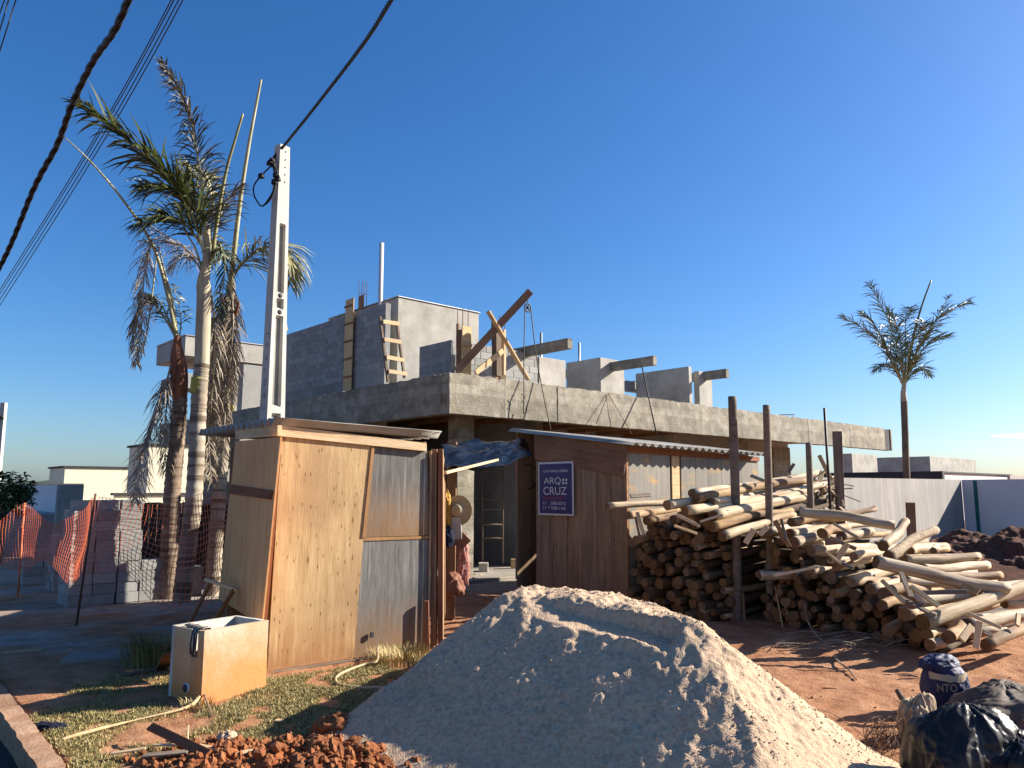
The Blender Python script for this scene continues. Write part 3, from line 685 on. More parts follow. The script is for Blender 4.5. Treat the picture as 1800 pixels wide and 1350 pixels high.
block_wall(aW1, q0.y, BT-.1, q1.y-q0.y, ztW1, 'b', vis0=ztW1-BHt*11)
# board column in that wall (formwork), rebar on top
c0 = PA(607, 600, aW1-.06); c1 = PA(621, 600, aW1-.06); ctop = PA(612, 527, aW1-.06).z
fw = abox('formwork_board', aW1-.09, c1.y, BT, aW1-.06, c0.y, ctop, M['lumber'], house)
fw2 = abox('formwork_board', aW1-.02, c1.y-.30, ctop-.30, aW1+.01, c1.y-.10, ctop+.02, M['lumber_dk'], house)
def rebars(a, b, z0, z1, s=.13, n=2):
    for i in range(n):
        for j in range(n):
            p = MB0 @ Vector((a+i*s, b+j*s, z0)); tube('rebar', [p, p+Z*(z1-z0)+Vector((random.uniform(-.02, .02), 0, 0))], .007, M['rebar'], house, 5)
    P = [MB0 @ Vector((a+x*s, b+y*s, z0+(z1-z0)*.55)) for x, y in ((0, 0), (1, 0), (1, 1), (0, 1), (0, 0))]
    tube('stirrup', P, .005, M['rebar'], house, 4)
rebars(aW1+.02, c1.y-.2, ctop-.3, PA(622, 497, aW1).z)
for zz in np.linspace(BT+.2, ctop-.2, 6):
    abox('formwork_cleat', aW1-.12, c1.y-.02, zz, aW1-.085, c0.y+.02, zz+.045, M['lumber_dk'], house)
# rendered block behind it
aW2 = 1.9
w2 = PA(700, 522, aW2); w2r = PB(842, 549, w2.y)
abox('rendered_wall', aW2, w2.y, BT-.1, w2r.x, w2.y+3.2, w2.z, M['conc_wall'], house)
abox('parapet_cap', aW2-.03, w2.y-.03, w2.z+.002, w2r.x+.03, w2.y+3.2, w2.z+.03, M['metal'], house)
p = PA(674, 530, aW1+.05)
pz = W(672, 430, (MB0 @ Vector((p.x, p.y, 0))).y)
tube('vent_pipe', [MB0 @ Vector((p.x+.3, p.y+.6, BT)), MB0 @ Vector((p.x+.3, p.y+.6, pz.z+.25))], .055, M['pvc'], house, 12)
# low block wall W3
b3 = 1.5
w3 = PB(793, 597, b3); w3l = PA(737, 616, w3.x); w4 = PB(946, 605, b3); w4r = PB(993, 612, b3)
block_wall(w3.x, b3+.14, BT-.1, w3l.y-b3-.14, w3.z, 'b', vis0=w3.z-BHt*5)
block_wall(w3.x, b3, BT-.1, w4.x-w3.x, w3.z, 'a', vis0=w3.z-BHt*8)
abox('rendered_wall', w4.x+.005, b3-.02, BT-.1, w4r.x, b3+.2, w3.z-.05, M['conc_wall'], house)
abox('rendered_wall', w4r.x-.2, b3+.21, BT-.1, w4r.x, b3+3, w3.z-.05, M['conc_grey'], house)
def canti(px_tip, py_top, py_bot, b_tip, b_back, wpx):
    t = PB(px_tip, py_top, b_tip); u = PB(px_tip, py_bot, b_tip); t2 = PB(px_tip+wpx, py_top, b_tip)
    me = rough_box(b_back-b_tip, t2.x-t.x, t.z-u.z, .08, .004, int(px_tip), freq=4)
    link('cantilever_beam', me, MB0 @ Matrix.Translation(Vector(((t.x+t2.x)/2, b_tip, u.z))) @ Matrix.Rotation(R(90), 4, 'Z'), house, M['conc_beam'], True)
    return t, u, t2
canti(998, 594, 612, .25, 3.2, 8)
# W5 box + beam
w5 = PB(1055, 628, b3); w5l = PA(995, 637, w5.x); w5r = PB(1097, 635, b3)
abox('rendered_wall', w5.x, b3, BT-.1, w5r.x, w5l.y, w5.z, M['conc_wall'], house)
canti(1148, 625, 641, .25, 3.0, 6)
# W6
b6 = .9
w6 = PB(1210, 644, b6); w6l = PA(1117, 656, w6.x)
abox('rendered_wall', w6.x, b6, BT-.1, w6.x+.14, w6l.y, w6.z, M['conc_wall'], house)
t, u, t2 = canti(1276, 648, 663, .25, 3.2, 5)
w7 = PB(1228, 652, b6); w7r = PB(1251, 655, b6)
abox('rendered_wall', w7.x, b6, BT-.1, w7r.x, b6+.16, w7.z, M['conc_wall'], house)
x1 = PB(1228, 655, 2.4); x0 = PB(1097, 670, 3.6)
q = PA(1117, 668, w6.x-1.0)
bx_ = w6l.y+.05
abox('cross_beam', PB(1085, 668, bx_).x, bx_, PB(1105, 687, bx_).z, PB(1200, 668, bx_).x, bx_+.2, PB(1105, 669, bx_).z, M['conc_grey'], house)
# small pipes poking up
for px, y0, y1 in ((951, 612, 585), (1018, 632, 602)):
    pb = PB(px, y1, 3.2); p = MB0 @ Vector((pb.x, 3.2, pb.z)); tube('vent_pipe', [Vector((p.x, p.y, BT)), p], .03, M['metal'], house, 8)
# formwork columns in front of W3
bf = .9
for (xa, xb, yt, dk) in ((812, 829, 572, 0), (870, 877, 575, 1), (880, 890, 580, 0)):
    pa = PB(xa, 640, bf); pb = PB(xb, 640, bf); zt = PB(xa, yt, bf).z
    abox('formwork_board', pa.x, bf, BT-.02, pb.x, bf+.03, zt, M['lumber_dk' if dk else 'lumber'], house)
    if not dk: abox('formwork_board', pa.x+.01, bf+.05, BT-.02, pb.x-.02, bf+.20, zt-.06, M['lumber_dk'], house)
abox('formwork_board', PB(803, 640, bf+.3).x, bf+.3, w3.z-.2, PB(808, 640, bf+.3).x, bf+.34, PB(803, 568, bf+.3).z, M['lumber_dk'], house)
for px, pt in ((812, 538), (876, 552)):
    pr = PB(px, 600, bf+.1); rebars(pr.x, bf+.08, BT, PB(px, pt, bf).z)
for px, y0 in ((813, 604), (814, 627)):
    a0 = PB(811, y0, bf-.03); a1 = PB(830, y0, bf-.03); abox('formwork_cleat', a0.x, bf-.04, a0.z-.03, a1.x, bf-.002, a0.z+.03, M['lumber'], house)
# left back wing with overhanging roof
bw = 11.0
r0 = PB(326, 590, bw); r1 = PB(500, 612, bw)
dW_ = PA(276, 613, r0.x).y-bw
abox('roof_slab', r0.x, bw, r0.z-.55, r1.x+3, bw+dW_, r0.z, M['conc_wall'], house)
abox('parapet_cap', r0.x-.03, bw-.03, r0.z+.002, r1.x+3, bw+dW_, r0.z+.04, M['metal'], house)
wl = PB(398, 700, bw+.6)
abox('rendered_wall', PB(352, 700, bw+.15).x, bw+.15, 0, r1.x+3, bw+.4, r0.z-.553, M['conc_wall'], house)
abox('balcony_slab', PB(326, 655, bw).x, bw+.05, PB(326, 682, bw).z, PB(352, 700, bw).x, bw+dW_*.85, PB(326, 655, bw).z, M['conc_grey'], house)
w8 = PB(428, 640, 9.8)
abox('rendered_wall', w8.x, 9.8, BT-.1, w8.x+2.6, 10.1, w8.z, M['conc_grey'], house)
# foundation wall at left, in shade
abox('foundation_wall', .15, 4.5, -.1, .35, 13.5, .9, M['mortar'], house)

# ---- ladder against W1
lad = thing('wooden_ladder', 'homemade wooden ladder leaning on the grey block wall above the slab', 'ladder', MB0 @ Vector((1.0, 3.4, BT)))
bl = 3.3
def LP(px, py): return MB0 @ PB(px, py, bl)
for (x0, y0, x1, y1, mt) in ((682, 672, 668, 556, 'lumber_old'), (711, 665, 697, 564, 'lumber_old')):
    board('rail', LP(x0, y0), LP(x1, y1), .055, .05, M[mt], lad)
for (x0, y0, x1, y1) in ((671, 566, 699, 570), (673, 597, 703, 602), (677, 628, 708, 634), (681, 653, 713, 658)):
    board('rung', LP(x0, y0)-B*.05, LP(x1, y1)-B*.05, .025, .085, M['lumber'], lad)
# ---- hoist
hst = thing('timber_hoist', 'timber hoist boom with crossed braces standing on the slab corner', 'hoist', MB0 @ Vector((1.5, .4, BT)))
bh = .45
def HP(px, py, b=bh): return MB0 @ PB(px, py, b)
board('boom', HP(803, 652, .8), HP(932, 512, .1), .07, .14, M['lumber_dk'], hst, up=Z)
board('brace', HP(858, 547, .40), HP(929, 668, .30), .035, .10, M['lumber'], hst, up=B)
board('brace', HP(836, 655, .5), HP(884, 616, .5), .035, .10, M['lumber'], hst)
board('post', HP(874, 662, .62), HP(872, 566, .62), .12, .12, M['lumber_old'], hst, up=B)
board('post', HP(884, 660, .70), HP(884, 580, .70), .05, .12, M['lumber'], hst, up=B)
# pulley wheel
pc = HP(927.5, 541, .1)
pul = thing('pulley', 'black spoked pulley wheel hanging from the tip of the hoist boom', 'pulley', pc)
V = []; Fc = []
rr = .078
tube_geo([pc-pc+(A*math.cos(t)+Z*math.sin(t))*rr for t in np.linspace(0, 2*math.pi, 25)], .014, 6, V, Fc, False)
link('rim', mesh('rim', V, Fc), Matrix.Translation(pc), pul, M['iron'], True)
for k in range(4):
    t = k*math.pi/2+.6; tube('spoke', [pc, pc+(A*math.cos(t)+Z*math.sin(t))*rr], .008, M['iron'], pul, 5)
tube('hub', [pc-B*.03, pc+B*.03], .02, M['iron'], pul, 8)
tube('hook', [pc, pc+Z*.09+A*.02, pc+Z*.13-A*.01, HP(929, 518, .1)], .008, M['iron'], pul, 5, 10)
rope = thing('hoist_rope', 'thin dark rope hanging down from the pulley with a hook at its end', 'rope', pc)
tube('rope_run', [pc-A*rr, HP(921, 640, .02), HP(921, 697, -.12)], .010, M['rope'], rope, 5, 12)
tube('rope_run', [pc+A*rr, HP(945, 640, 0), HP(968, 756, -.3)], .010, M['rope'], rope, 5, 16)
tube('steel_hook', [HP(921, 697, -.12), HP(920, 722, -.12), HP(923, 729, -.12), HP(927, 716, -.12)], .010, M['iron'], rope, 5, 12)
tube('knot_end', [HP(917, 692, -.12), HP(923, 699, -.12), HP(916, 708, -.12)], .008, M['rope'], rope, 4, 6)
# leaning bars on the beam front
tube('steel_bar', [HP(1155, 768, -.55), HP(1128, 642, .15)], .016, M['iron'], None, 6)
tag(bpy.data.objects['steel_bar'], 'dark steel bar leaning against the front of the slab edge below the middle overhanging beam', 'steel bar')
tag(tube('tie_wire', [HP(1048, 745, -.15), HP(1069, 692, -.03), HP(1112, 765, -.2)], .007, M['rebar'], None, 4), 'thin inverted V of wire looped over the slab edge', 'wire')
tag(tube('bent_rebar', [HP(1368, 735, .1), HP(1372, 729, .1), HP(1396, 729, .1), HP(1392, 735, .1)], .012, M['rebar'], None, 4), 'bent rebar loop lying on the slab edge above the log posts', 'rebar')
# left timbers beside pole on W1 end
board('prop', MB0 @ (PA(503, 583, 1.6)), MB0 @ (PA(500, 565, 1.6)), .04, .14, M['lumber'], None, up=B)
tag([o for o in bpy.data.objects if o.name.startswith('prop')][0], 'short timber offcut standing at the far end of the block wall', 'timber')

# ================================================================== CORRUGATED SHEET
def corrugated(name, c0, rv, wv, pitch=.177, amp=.024, th=.007, parent=None):
    """c0 corner, rv along ridges, wv across"""
    rv = Vector(rv); wv = Vector(wv); L_ = rv.length; Wd = wv.length; x = rv.normalized(); n = x.cross(wv).normalized(); y = n.cross(x)
    M4 = Matrix((x, y, n)).transposed().to_4x4(); M4.translation = c0
    nw = int(Wd/pitch*10); V = []; Fc = []; nl = 6
    for s in (0, 1):
        for i in range(nl+1):
            for j in range(nw+1):
                yy = Wd*j/nw; zz = amp*math.cos(yy/pitch*2*math.pi)+s*th+.006*mnoise.noise(Vector((i*.7, yy*2, s)))
                V.append(Vector((L_*i/nl, yy, zz)))
    S = (nl+1)*(nw+1)
    def id_(s, i, j): return s*S+i*(nw+1)+j
    for i in range(nl):
        for j in range(nw):
            Fc.append((id_(1, i, j), id_(1, i+1, j), id_(1, i+1, j+1), id_(1, i, j+1))); Fc.append((id_(0, i, j), id_(0, i, j+1), id_(0, i+1, j+1), id_(0, i+1, j)))
    for j in range(nw):
        Fc.append((id_(0, 0, j), id_(1, 0, j), id_(1, 0, j+1), id_(0, 0, j+1))); Fc.append((id_(0, nl, j), id_(0, nl, j+1), id_(1, nl, j+1), id_(1, nl, j)))
    for i in range(nl):
        Fc.append((id_(0, i, 0), id_(0, i+1, 0), id_(1, i+1, 0), id_(1, i, 0))); Fc.append((id_(0, i, nw), id_(1, i, nw), id_(1, i+1, nw), id_(0, i+1, nw)))
    me = mesh(name, V, Fc); return link(name, me, M4, parent, M['roof'], True)

# ================================================================== LEFT SHED
S0 = G(470, 1180); S1 = G(757, 1139); fd = (S1-S0).normalized(); fb = Vector((-fd.y, fd.x, 0)); fn = -fb
def SF(px, py, off=0.0): return plane_hit(px, py, S0+fn*off, fn)
shed = thing('plywood_shed', 'leaning shed of yellow and grey plywood under a corrugated roof, left of the gateway', 'shed', S0)
slab4('plywood_panel', [SF(470, 1178), SF(622, 1157), SF(652, 780), SF(495, 765)], .015, M['ply'], shed, 'new yellow plywood panel with dark knots')
slab4('plywood_panel', [SF(622, 1158, -.02), SF(756, 1139, -.02), SF(753, 948, -.02), SF(636, 951, -.02)], .015, M['ply_old'], shed, 'grey weathered lower plywood panel with red earth stains')
slab4('plywood_panel', [SF(641, 944, -.022), SF(755, 941, -.022), SF(751, 792, -.022), SF(659, 783, -.022)], .015, M['ply_old'], shed, 'grey weathered upper plywood panel')
slab4('batten', [SF(637, 951, -.012), SF(756, 947, -.012), SF(756, 942, -.012), SF(637, 945, -.012)], .02, M['lumber_tan'], shed)
slab4('batten', [SF(637, 945, .012), SF(643, 945, .012), SF(659, 782, .012), SF(654, 781, .012)], .03, M['lumber_tan'], shed)
slab4('sill_board', [SF(462, 1186, .02), SF(757, 1143, .02), SF(757, 1138, .02), SF(462, 1178, .02)], .05, M['lumber_dk'], shed)
slab4('sill_board', [SF(470, 1192, .10), SF(700, 1156, .10), SF(700, 1150, .10), SF(470, 1184, .10)], .08, M['lumber_old'], shed)
me = chamfer(.032, .02, .05, 0)
fr = frame(SF(651, 1116, .006), SF(660, 1116, .006)); link('slot_hole', me, fr, shed, M['darktrim'])
slab4('top_plate', [SF(490, 766, .03), SF(750, 793, .03), SF(750, 779, .03), SF(488, 747, .03)], .05, M['lumber'], shed)
# left side: leaning reddish panel with batten
SB = S0+fb*1.15
def SL(px, py, off=0.0): return plane_hit(px, py, S0-fd*off, fd)
def SLq(px, py): return plane_hit(px, py, S0-fd*.14+0*fb, (fd+Z*.0).normalized())
slab4('side_panel', [SLq(384, 1052), SLq(460, 1100), SLq(493, 768), SLq(414, 776)], .015, M['ply_red'], shed, 'reddish plywood side panel in shade')
slab4('batten', [SL(404, 868, .16), SL(474, 878, .16), SL(477, 862, .16), SL(406, 852, .16)], .03, M['lumber_red'], shed)
slab4('edge_strip', [SF(466, 1090, .01)-fd*.02, SF(470, 1090, .01), SF(494, 800, .01), SF(490, 800, .01)-fd*.02], .03, M['lumber_red'], shed)
slab4('top_plate', [SL(414, 772, .03), SL(488, 766, .03), SL(488, 747, .03), SL(413, 755, .03)], .04, M['lumber'], shed)
for u_, v_ in ((.05, .0), (.05, 1.3), (1.55, 1.3), (1.6, .04)):
    p = S0+fd*u_+fb*(v_+.06); board('corner_post', p, p+Z*2.1, .06, .06, M['lumber_dk'], shed, up=fd)
slab4('back_panel', [S0+fb*1.4+fd*1.65, S0+fb*1.4, S0+fb*1.4+Z*2.05, S0+fb*1.4+fd*1.65+Z*2.0], .015, M['ply_brown'], shed)
slab4('side_panel', [S1+fd*-.03, S1+fb*1.4-fd*.03, S1+fb*1.4+Z*2.0-fd*.03, S1+Z*2.0-fd*.03], -.015, M['ply_brown'], shed)
rl = SF(487, 741, .10); rr_ = SF(779, 765, .10); dn = (rr_-rl)
corrugated('roof_sheet', rl-fd*.02, dn, fb*2.6+Z*.05, amp=.034, parent=shed)
# open gate edge-on right of the shed
gt = thing('plank_gate', 'dark brown plank gate standing open edge-on at the right end of the left shed', 'gate', G(768, 1133))
Yg = G(765, 1135).y-.06
board('gate_stile', W(763, 1134, Yg+.02), W(763, 790, Yg+.02), .06, .10, M['lumber_dk'], gt, up=Vector((0, -1, 0)))
board('gate_stile', W(774, 1131, Yg-.02), W(775, 789, Yg-.02), .05, .04, M['lumber_red'], gt, up=Vector((0, -1, 0)))
slab4('gate_board', [W(777, 1130, Yg), W(783, 1075, Yg+.9), W(783, 815, Yg+.9), W(778, 790, Yg)], .02, M['lumber_dk'], gt)
board('gate_edge', W(778.5, 1130, Yg-.05), W(778.5, 790, Yg-.05), .012, .02, M['lumber'], gt, up=Vector((0, -1, 0)))  # pale strip painted in for the sunlit edge of the dark gate
o = board('stake', G(748, 1141)-fb*.03, W(750, 1056, G(748, 1141).y-.03), .045, .045, M['lumber_red'], None, up=Vector((0, -1, 0)))
tag(o, 'short reddish stake standing against the grey plywood panel', 'stake')
# trestle leaning on shed's left side
tr = thing('broken_wooden_frame', 'broken wooden frame leaning against the reddish side of the left shed', 'wooden frame', G(330, 1120))
Yt = 7.3
board('leg', W(325, 1110, Yt), W(372, 1020, Yt+.1), .07, .025, M['lumber_dk'], tr, up=Vector((0, -1, 0)), roll=R(90))
board('leg', W(367, 1110, Yt-.1), W(412, 1035, Yt), .07, .025, M['lumber_dk'], tr, up=Vector((0, -1, 0)), roll=R(90))
board('crossbar', W(360, 1018, Yt), W(416, 1037, Yt-.02), .04, .03, M['lumber'], tr)

hb = thing('added_shade_screen', 'unseen plank screen added behind the left shed to shade the ground at left', 'hoarding', S0+fb*1.5+fd*.5)
h0 = S0+fb*1.55+fd*.35; h1 = MB0 @ Vector((-1.6, .6, 0)); hd_ = (h1-h0); nb = 16  # out-of-view screen, added only to cast shade over the left ground
for i in range(nb):
    q0_ = h0.lerp(h1, i/nb); q1_ = h0.lerp(h1, (i+.97)/nb); hh = 1.75+.3*(i/nb)+random.uniform(-.03, .03)
    slab4('hoarding_board', [q0_, q1_, q1_+Z*hh, q0_+Z*hh], .02, M['lumber_dk'], hb)

# ================================================================== RIGHT SHED (shaded face along B, sunny face along A)
C0 = W(1100, 900, 10.6); C0.z = 0
def RA(px, py, off=0.0): return plane_hit(px, py, C0-A*off, A)      # shaded face
def RB(px, py, off=0.0): return plane_hit(px, py, C0-B*off, B)      # sunny face
sh2 = thing('plank_shed', 'brown plank site shed with low corrugated roof behind the sand heap and log stack', 'shed', C0)
xs = [942, 972, 997, 1022, 1048, 1073, 1100]
for i in range(6):
    a_, b_ = xs[i]+.4, xs[i+1]-.4; top = 800+(a_-942)*.17
    pbot0 = RA(a_, 900); pbot1 = RA(b_, 900)
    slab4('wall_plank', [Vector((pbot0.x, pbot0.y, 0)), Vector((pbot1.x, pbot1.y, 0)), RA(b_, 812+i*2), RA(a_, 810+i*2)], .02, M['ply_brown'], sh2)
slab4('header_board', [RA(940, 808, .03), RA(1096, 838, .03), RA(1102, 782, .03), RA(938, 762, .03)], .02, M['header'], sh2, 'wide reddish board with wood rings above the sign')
# sunny face panels
def SP2(x0, x1, ytop, mat, off=0, name='wall_panel', t=.02):
    p0 = RB(x0, 900, off); p1 = RB(x1, 900, off); s = (yt2(x0), yt2(x1))
    return slab4(name, [Vector((p0.x, p0.y, 0)), Vector((p1.x, p1.y, 0)), RB(x1, s[1]+ytop, off), RB(x0, s[0]+ytop, off)], t, M[mat], sh2)
def yt2(x): return 783+(x-1100)*.068
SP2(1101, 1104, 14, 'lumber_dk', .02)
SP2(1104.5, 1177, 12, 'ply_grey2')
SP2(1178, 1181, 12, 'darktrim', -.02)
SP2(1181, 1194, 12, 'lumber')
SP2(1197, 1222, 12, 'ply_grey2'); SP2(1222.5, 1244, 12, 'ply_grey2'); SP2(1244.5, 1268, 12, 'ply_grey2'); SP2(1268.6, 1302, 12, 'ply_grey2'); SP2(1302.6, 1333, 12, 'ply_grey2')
slab4('eave_plate', [RB(1101, 795, .03), RB(1335, 811, .03), RB(1335, 803, .03), RB(1101, 784, .03)], .05, M['lumber_red'], sh2)
e0 = RB(1112, 779, .25); e1 = RB(1341, 798, .25); top_l = RA(925, 758, .12)
slope = (top_l.z-e0.z)/((top_l-e0).dot(B))
corrugated('roof_sheet', e0, B*2.6+Z*2.6*slope*.9, A*((e1-e0).dot(A)+.25), parent=sh2) if False else None
# ridges run along B; corner e0, wave profile along A at the eave
oo = corrugated('roof_sheet', e0, B*2.5+Z*2.5*max(.06, slope), (e1-e0)*1.06, pitch=.177, parent=sh2)
tag(board('roof_plank', RB(1010, 771, -1.1), RB(1215, 790, -.6), .14, .03, M['lumber'], None), 'long pale plank lying on the corrugated roof of the plank shed', 'plank')
bk = C0+B*2.2; slab4('back_panel', [bk+A*3.4, bk, bk+Z*2.5, bk+A*3.4+Z*2.3], .02, M['ply_brown'], sh2)
eR = C0+A*3.25; slab4('side_panel', [eR+B*.1, eR+B*2.2, eR+B*2.2+Z*2.3, eR+B*.1+Z*2.05], -.02, M['ply_brown'], sh2)

# ---- sign
sgn_ = thing('company_sign', 'dark blue company sign with white lettering on the plank shed', 'sign', RA(978, 905, .05))
Pq = [RA(947, 905, .05), RA(1008, 908, .05), RA(1010, 812, .05), RA(949, 813, .05)]
# a true rectangle on the wall plane
so = RA(947, 905, .05); sw = (RA(1009, 908, .05)-so); sw.z = 0; swl = sw.length; shh = RA(948, 813, .05).z-so.z
sxv = -B; 
Ms = Matrix((sxv, Z.cross(sxv), Z)).transposed().to_4x4(); Ms.translation = so
me = chamfer(swl, .012, shh, .001); link('sign_panel', me, Ms @ Matrix.Translation(Vector((0, 0, shh/2))), sgn_, M['sign_white'])
me = chamfer(swl*.92, .004, shh*.93, 0); link('sign_face', me, Ms @ Matrix.Translation(Vector((swl*.04, -.0085, shh/2))), sgn_, M['sign_blue'])
def text(s, x, z, h, wd, mat, parent, Mt, name='lettering', th=.001, bold=0):
    c = bpy.data.curves.new(name, 'FONT'); c.body = s; c.size = 1; c.extrude = 0; c.offset = bold
    o = bpy.data.objects.new(name+'_tmp', c); col.objects.link(o)
    bpy.context.view_layer.update(); dg = bpy.context.evaluated_depsgraph_get()
    me = bpy.data.meshes.new_from_object(o.evaluated_get(dg)); col.objects.unlink(o); bpy.data.objects.remove(o)
    xs_ = [v.co.x for v in me.vertices]; ys = [v.co.y for v in me.vertices]
    x0, x1, y0, y1 = min(xs_), max(xs_), min(ys), max(ys)
    for v in me.vertices: v.co = Vector((x+(v.co.x-x0)/(x1-x0)*wd, 0, z+(v.co.y-y0)/(y1-y0)*h))
    me.materials.clear(); me.materials.append(mat)
    return link(name, me, Mt, parent)
Mt = Ms @ Matrix.Translation(Vector((0, -.0125, 0)))
text('ELETRICA HIDRAULICA BOMBEIRO', swl*.16, shh*.805, shh*.045, swl*.70, M['sign_white'], sgn_, Mt, bold=.01)
text('ARQ', swl*.17, shh*.565, shh*.145, swl*.49, M['sign_white'], sgn_, Mt)
text('CRUZ', swl*.16, shh*.385, shh*.145, swl*.66, M['sign_white'], sgn_, Mt)
text('ENGENHARIA', swl*.16, shh*.295, shh*.055, swl*.64, M['sign_red'], sgn_, Mt, bold=.01)
text('11', swl*.16, shh*.20, shh*.055, swl*.07, M['sign_white'], sgn_, Mt, bold=.01)
text('3565-2312', swl*.37, shh*.20, shh*.055, swl*.42, M['sign_white'], sgn_, Mt, bold=.01)
text('11', swl*.16, shh*.11, shh*.055, swl*.07, M['sign_white'], sgn_, Mt, bold=.01)
text('9 7580-1162', swl*.29, shh*.11, shh*.055, swl*.50, M['sign_white'], sgn_, Mt, bold=.01)
for i in range(2):
    for j in range(2):
        me = chamfer(swl*.055, .001, shh*.038, 0); link('sign_square', me, Mt @ Matrix.Translation(Vector((swl*(.70+i*.085), 0, shh*(.60+j*.06)))), sgn_, M['sign_white'])

# ---- passage: tarp, posts, things hanging
tarp_th = None
V = []; Fc = []; nu, nv = 50, 22
c00 = W(783, 822, 8.4); c10 = W(935, 800, 11.2); c01 = W(775, 778, 9.3); c11 = W(925, 774, 12.1)
for j in range(nv+1):
    for i in range(nu+1):
        u_ = i/nu; v_ = j/nv; p = c00.lerp(c10, u_).lerp(c01.lerp(c11, u_), v_)
        p = p+Z*(.10*(abs(mnoise.noise(Vector((u_*3+v_*2, v_*9, 1))))-.2)+.05*mnoise.noise(Vector((u_*4, v_*22+u_*6, 3)))-.12*math.sin(math.pi*u_)*(1-v_)*.6)
        p.y += .05*mnoise.noise(Vector((u_*5, v_*14, 8)))
        V.append(p)
for j in range(nv):
    for i in range(nu): a_ = j*(nu+1)+i; Fc.append((a_, a_+1, a_+nu+2, a_+nu+1))
tp = link('plastic_tarp', mesh('tarp', V, Fc), None, None, M['tarp'], True); tag(tp, 'wrinkled black plastic sheet stretched over the gateway between the sheds', 'tarp')
md = tp.modifiers.new('s', 'SOLIDIFY'); md.thickness = .004
tag(board('tarp_batten', W(783, 831, 8.4), W(875, 808, 9.6), .03, .03, M['lumber'], None), 'thin pale batten holding the black plastic over the gateway', 'batten')
o = tube('gateway_post', [G(922, 1034)-Z*.1, W(917, 930, G(922, 1034).y), W(912, 790, G(922, 1034).y)], .075, M['lumber_red'], None, 9, 10); tag(o, 'crooked dark red post standing at the right of the gateway', 'post')
Yh = 9.8
ph = G(792, 1060); ph = W(792, 1040, Yh); ph.z = 0
o = board('gateway_post', ph, ph+Z*2.2, .12, .12, M['lumber_dk'], None, up=Vector((0, -1, 0))); tag(o, 'dark square post behind the hanging straw hat', 'post')
# straw hat (brim disc + crown)
hc = W(806, 897, 9.55)
V = []; Fc = []; prof = [(0, .10), (.05, .10), (.075, .085), (.085, .03), (.095, 0), (.15, -.005), (.185, .005), (.186, .0), (.15, -.012), (.09, -.006), (.0, -.006)]
for r_, h_ in prof:
    for k in range(28): t = k*2*math.pi/28; V.append(Vector((math.cos(t)*r_*(1.0), -h_, math.sin(t)*r_*1.0)))
for i in range(len(prof)-1):
    for k in range(28): k2 = (k+1) % 28; Fc.append((i*28+k, i*28+k2, (i+1)*28+k2, (i+1)*28+k))
o = link('straw_hat', mesh('hat', V, Fc), Matrix.Translation(hc) @ Matrix.Rotation(R(-20), 4, 'Z'), None, M['hat'], True); tag(o, 'round straw hat hanging on the post in the gateway', 'hat')
def blob(name, c, rad, amp, freq, mat, label=None, cat=None, seed=0, sub=5, fold=True, rot=0, group=None, parent=None):
    bm = bmesh.new(); bmesh.ops.create_icosphere(bm, subdivisions=sub, radius=1)
    for v in bm.verts:
        d = v.co.copy(); s = Vector((seed*3.7, seed*1.3, seed*5.1))
        n1 = mnoise.noise(d*freq+s); n2 = mnoise.noise(d*freq*2.3+s*2); n3 = mnoise.noise(d*freq*5+s)
        f = 1+amp*((1-2*abs(n1)*1.6)+.6*(1-2*abs(n2)*1.6)+.35*(1-2*abs(n3)*1.6) if fold else n1+n2*.5+.3*n3)
        v.co = Vector((d.x*rad[0], d.y*rad[1], d.z*rad[2]))*f
        if v.co.z < -rad[2]*.62: v.co.z = -rad[2]*.62
    me = bpy.data.meshes.new(name); bm.to_mesh(me); bm.free()
    o = link(name, me, Matrix.Translation(Vector(c)) @ Matrix.Rotation(rot, 4, 'Z'), parent, mat, True)
    if label: tag(o, label, cat, group)
    return o
blob('yellow_jacket', W(783, 903, 9.5), (.065, .04, .24), .25, 1.6, M['yellow'], 'mustard yellow cloth hanging beside the straw hat', 'cloth', 2, 4)
o = board('white_sack', W(794, 929, 9.5), W(811, 928, 9.48), .02, .27, M['white_cloth'], None, up=Z); tag(o, 'flat off white paper sack hanging under the straw hat', 'sack')
blob('dark_bag', W(786, 948, 9.45), (.08, .06, .15), .15, 1.5, M['darkblue'], 'dark blue bag hanging in the gateway', 'bag', 4, 4)
o = board('cardboard_sheet', W(800, 958, 9.5), W(818, 940, 9.5), .02, .20, M['cardboard'], None, up=Z); tag(o, 'tilted brown board hanging below the white sack', 'board')
blob('mesh_sack', W(812, 997, 9.9), (.085, .07, .36), .20, 2.2, M['redmesh'], 'red and white mesh sack standing against the concrete column', 'sack', 5, 4)
blob('red_sack', W(793, 1033, 9.6), (.14, .12, .16), .18, 1.7, M['lumber_red'], 'dark red sack on the ground in the gateway', 'sack', 6, 4)
o = tube('cable_coil', [W(927+18*math.sin(t)+0, 838+22*math.cos(t), 12.3+.01*t) for t in np.linspace(0, 18, 60)], .008, M['cable'], None, 4); tag(o, 'coil of dark cable hanging at the left edge of the plank shed', 'cable')
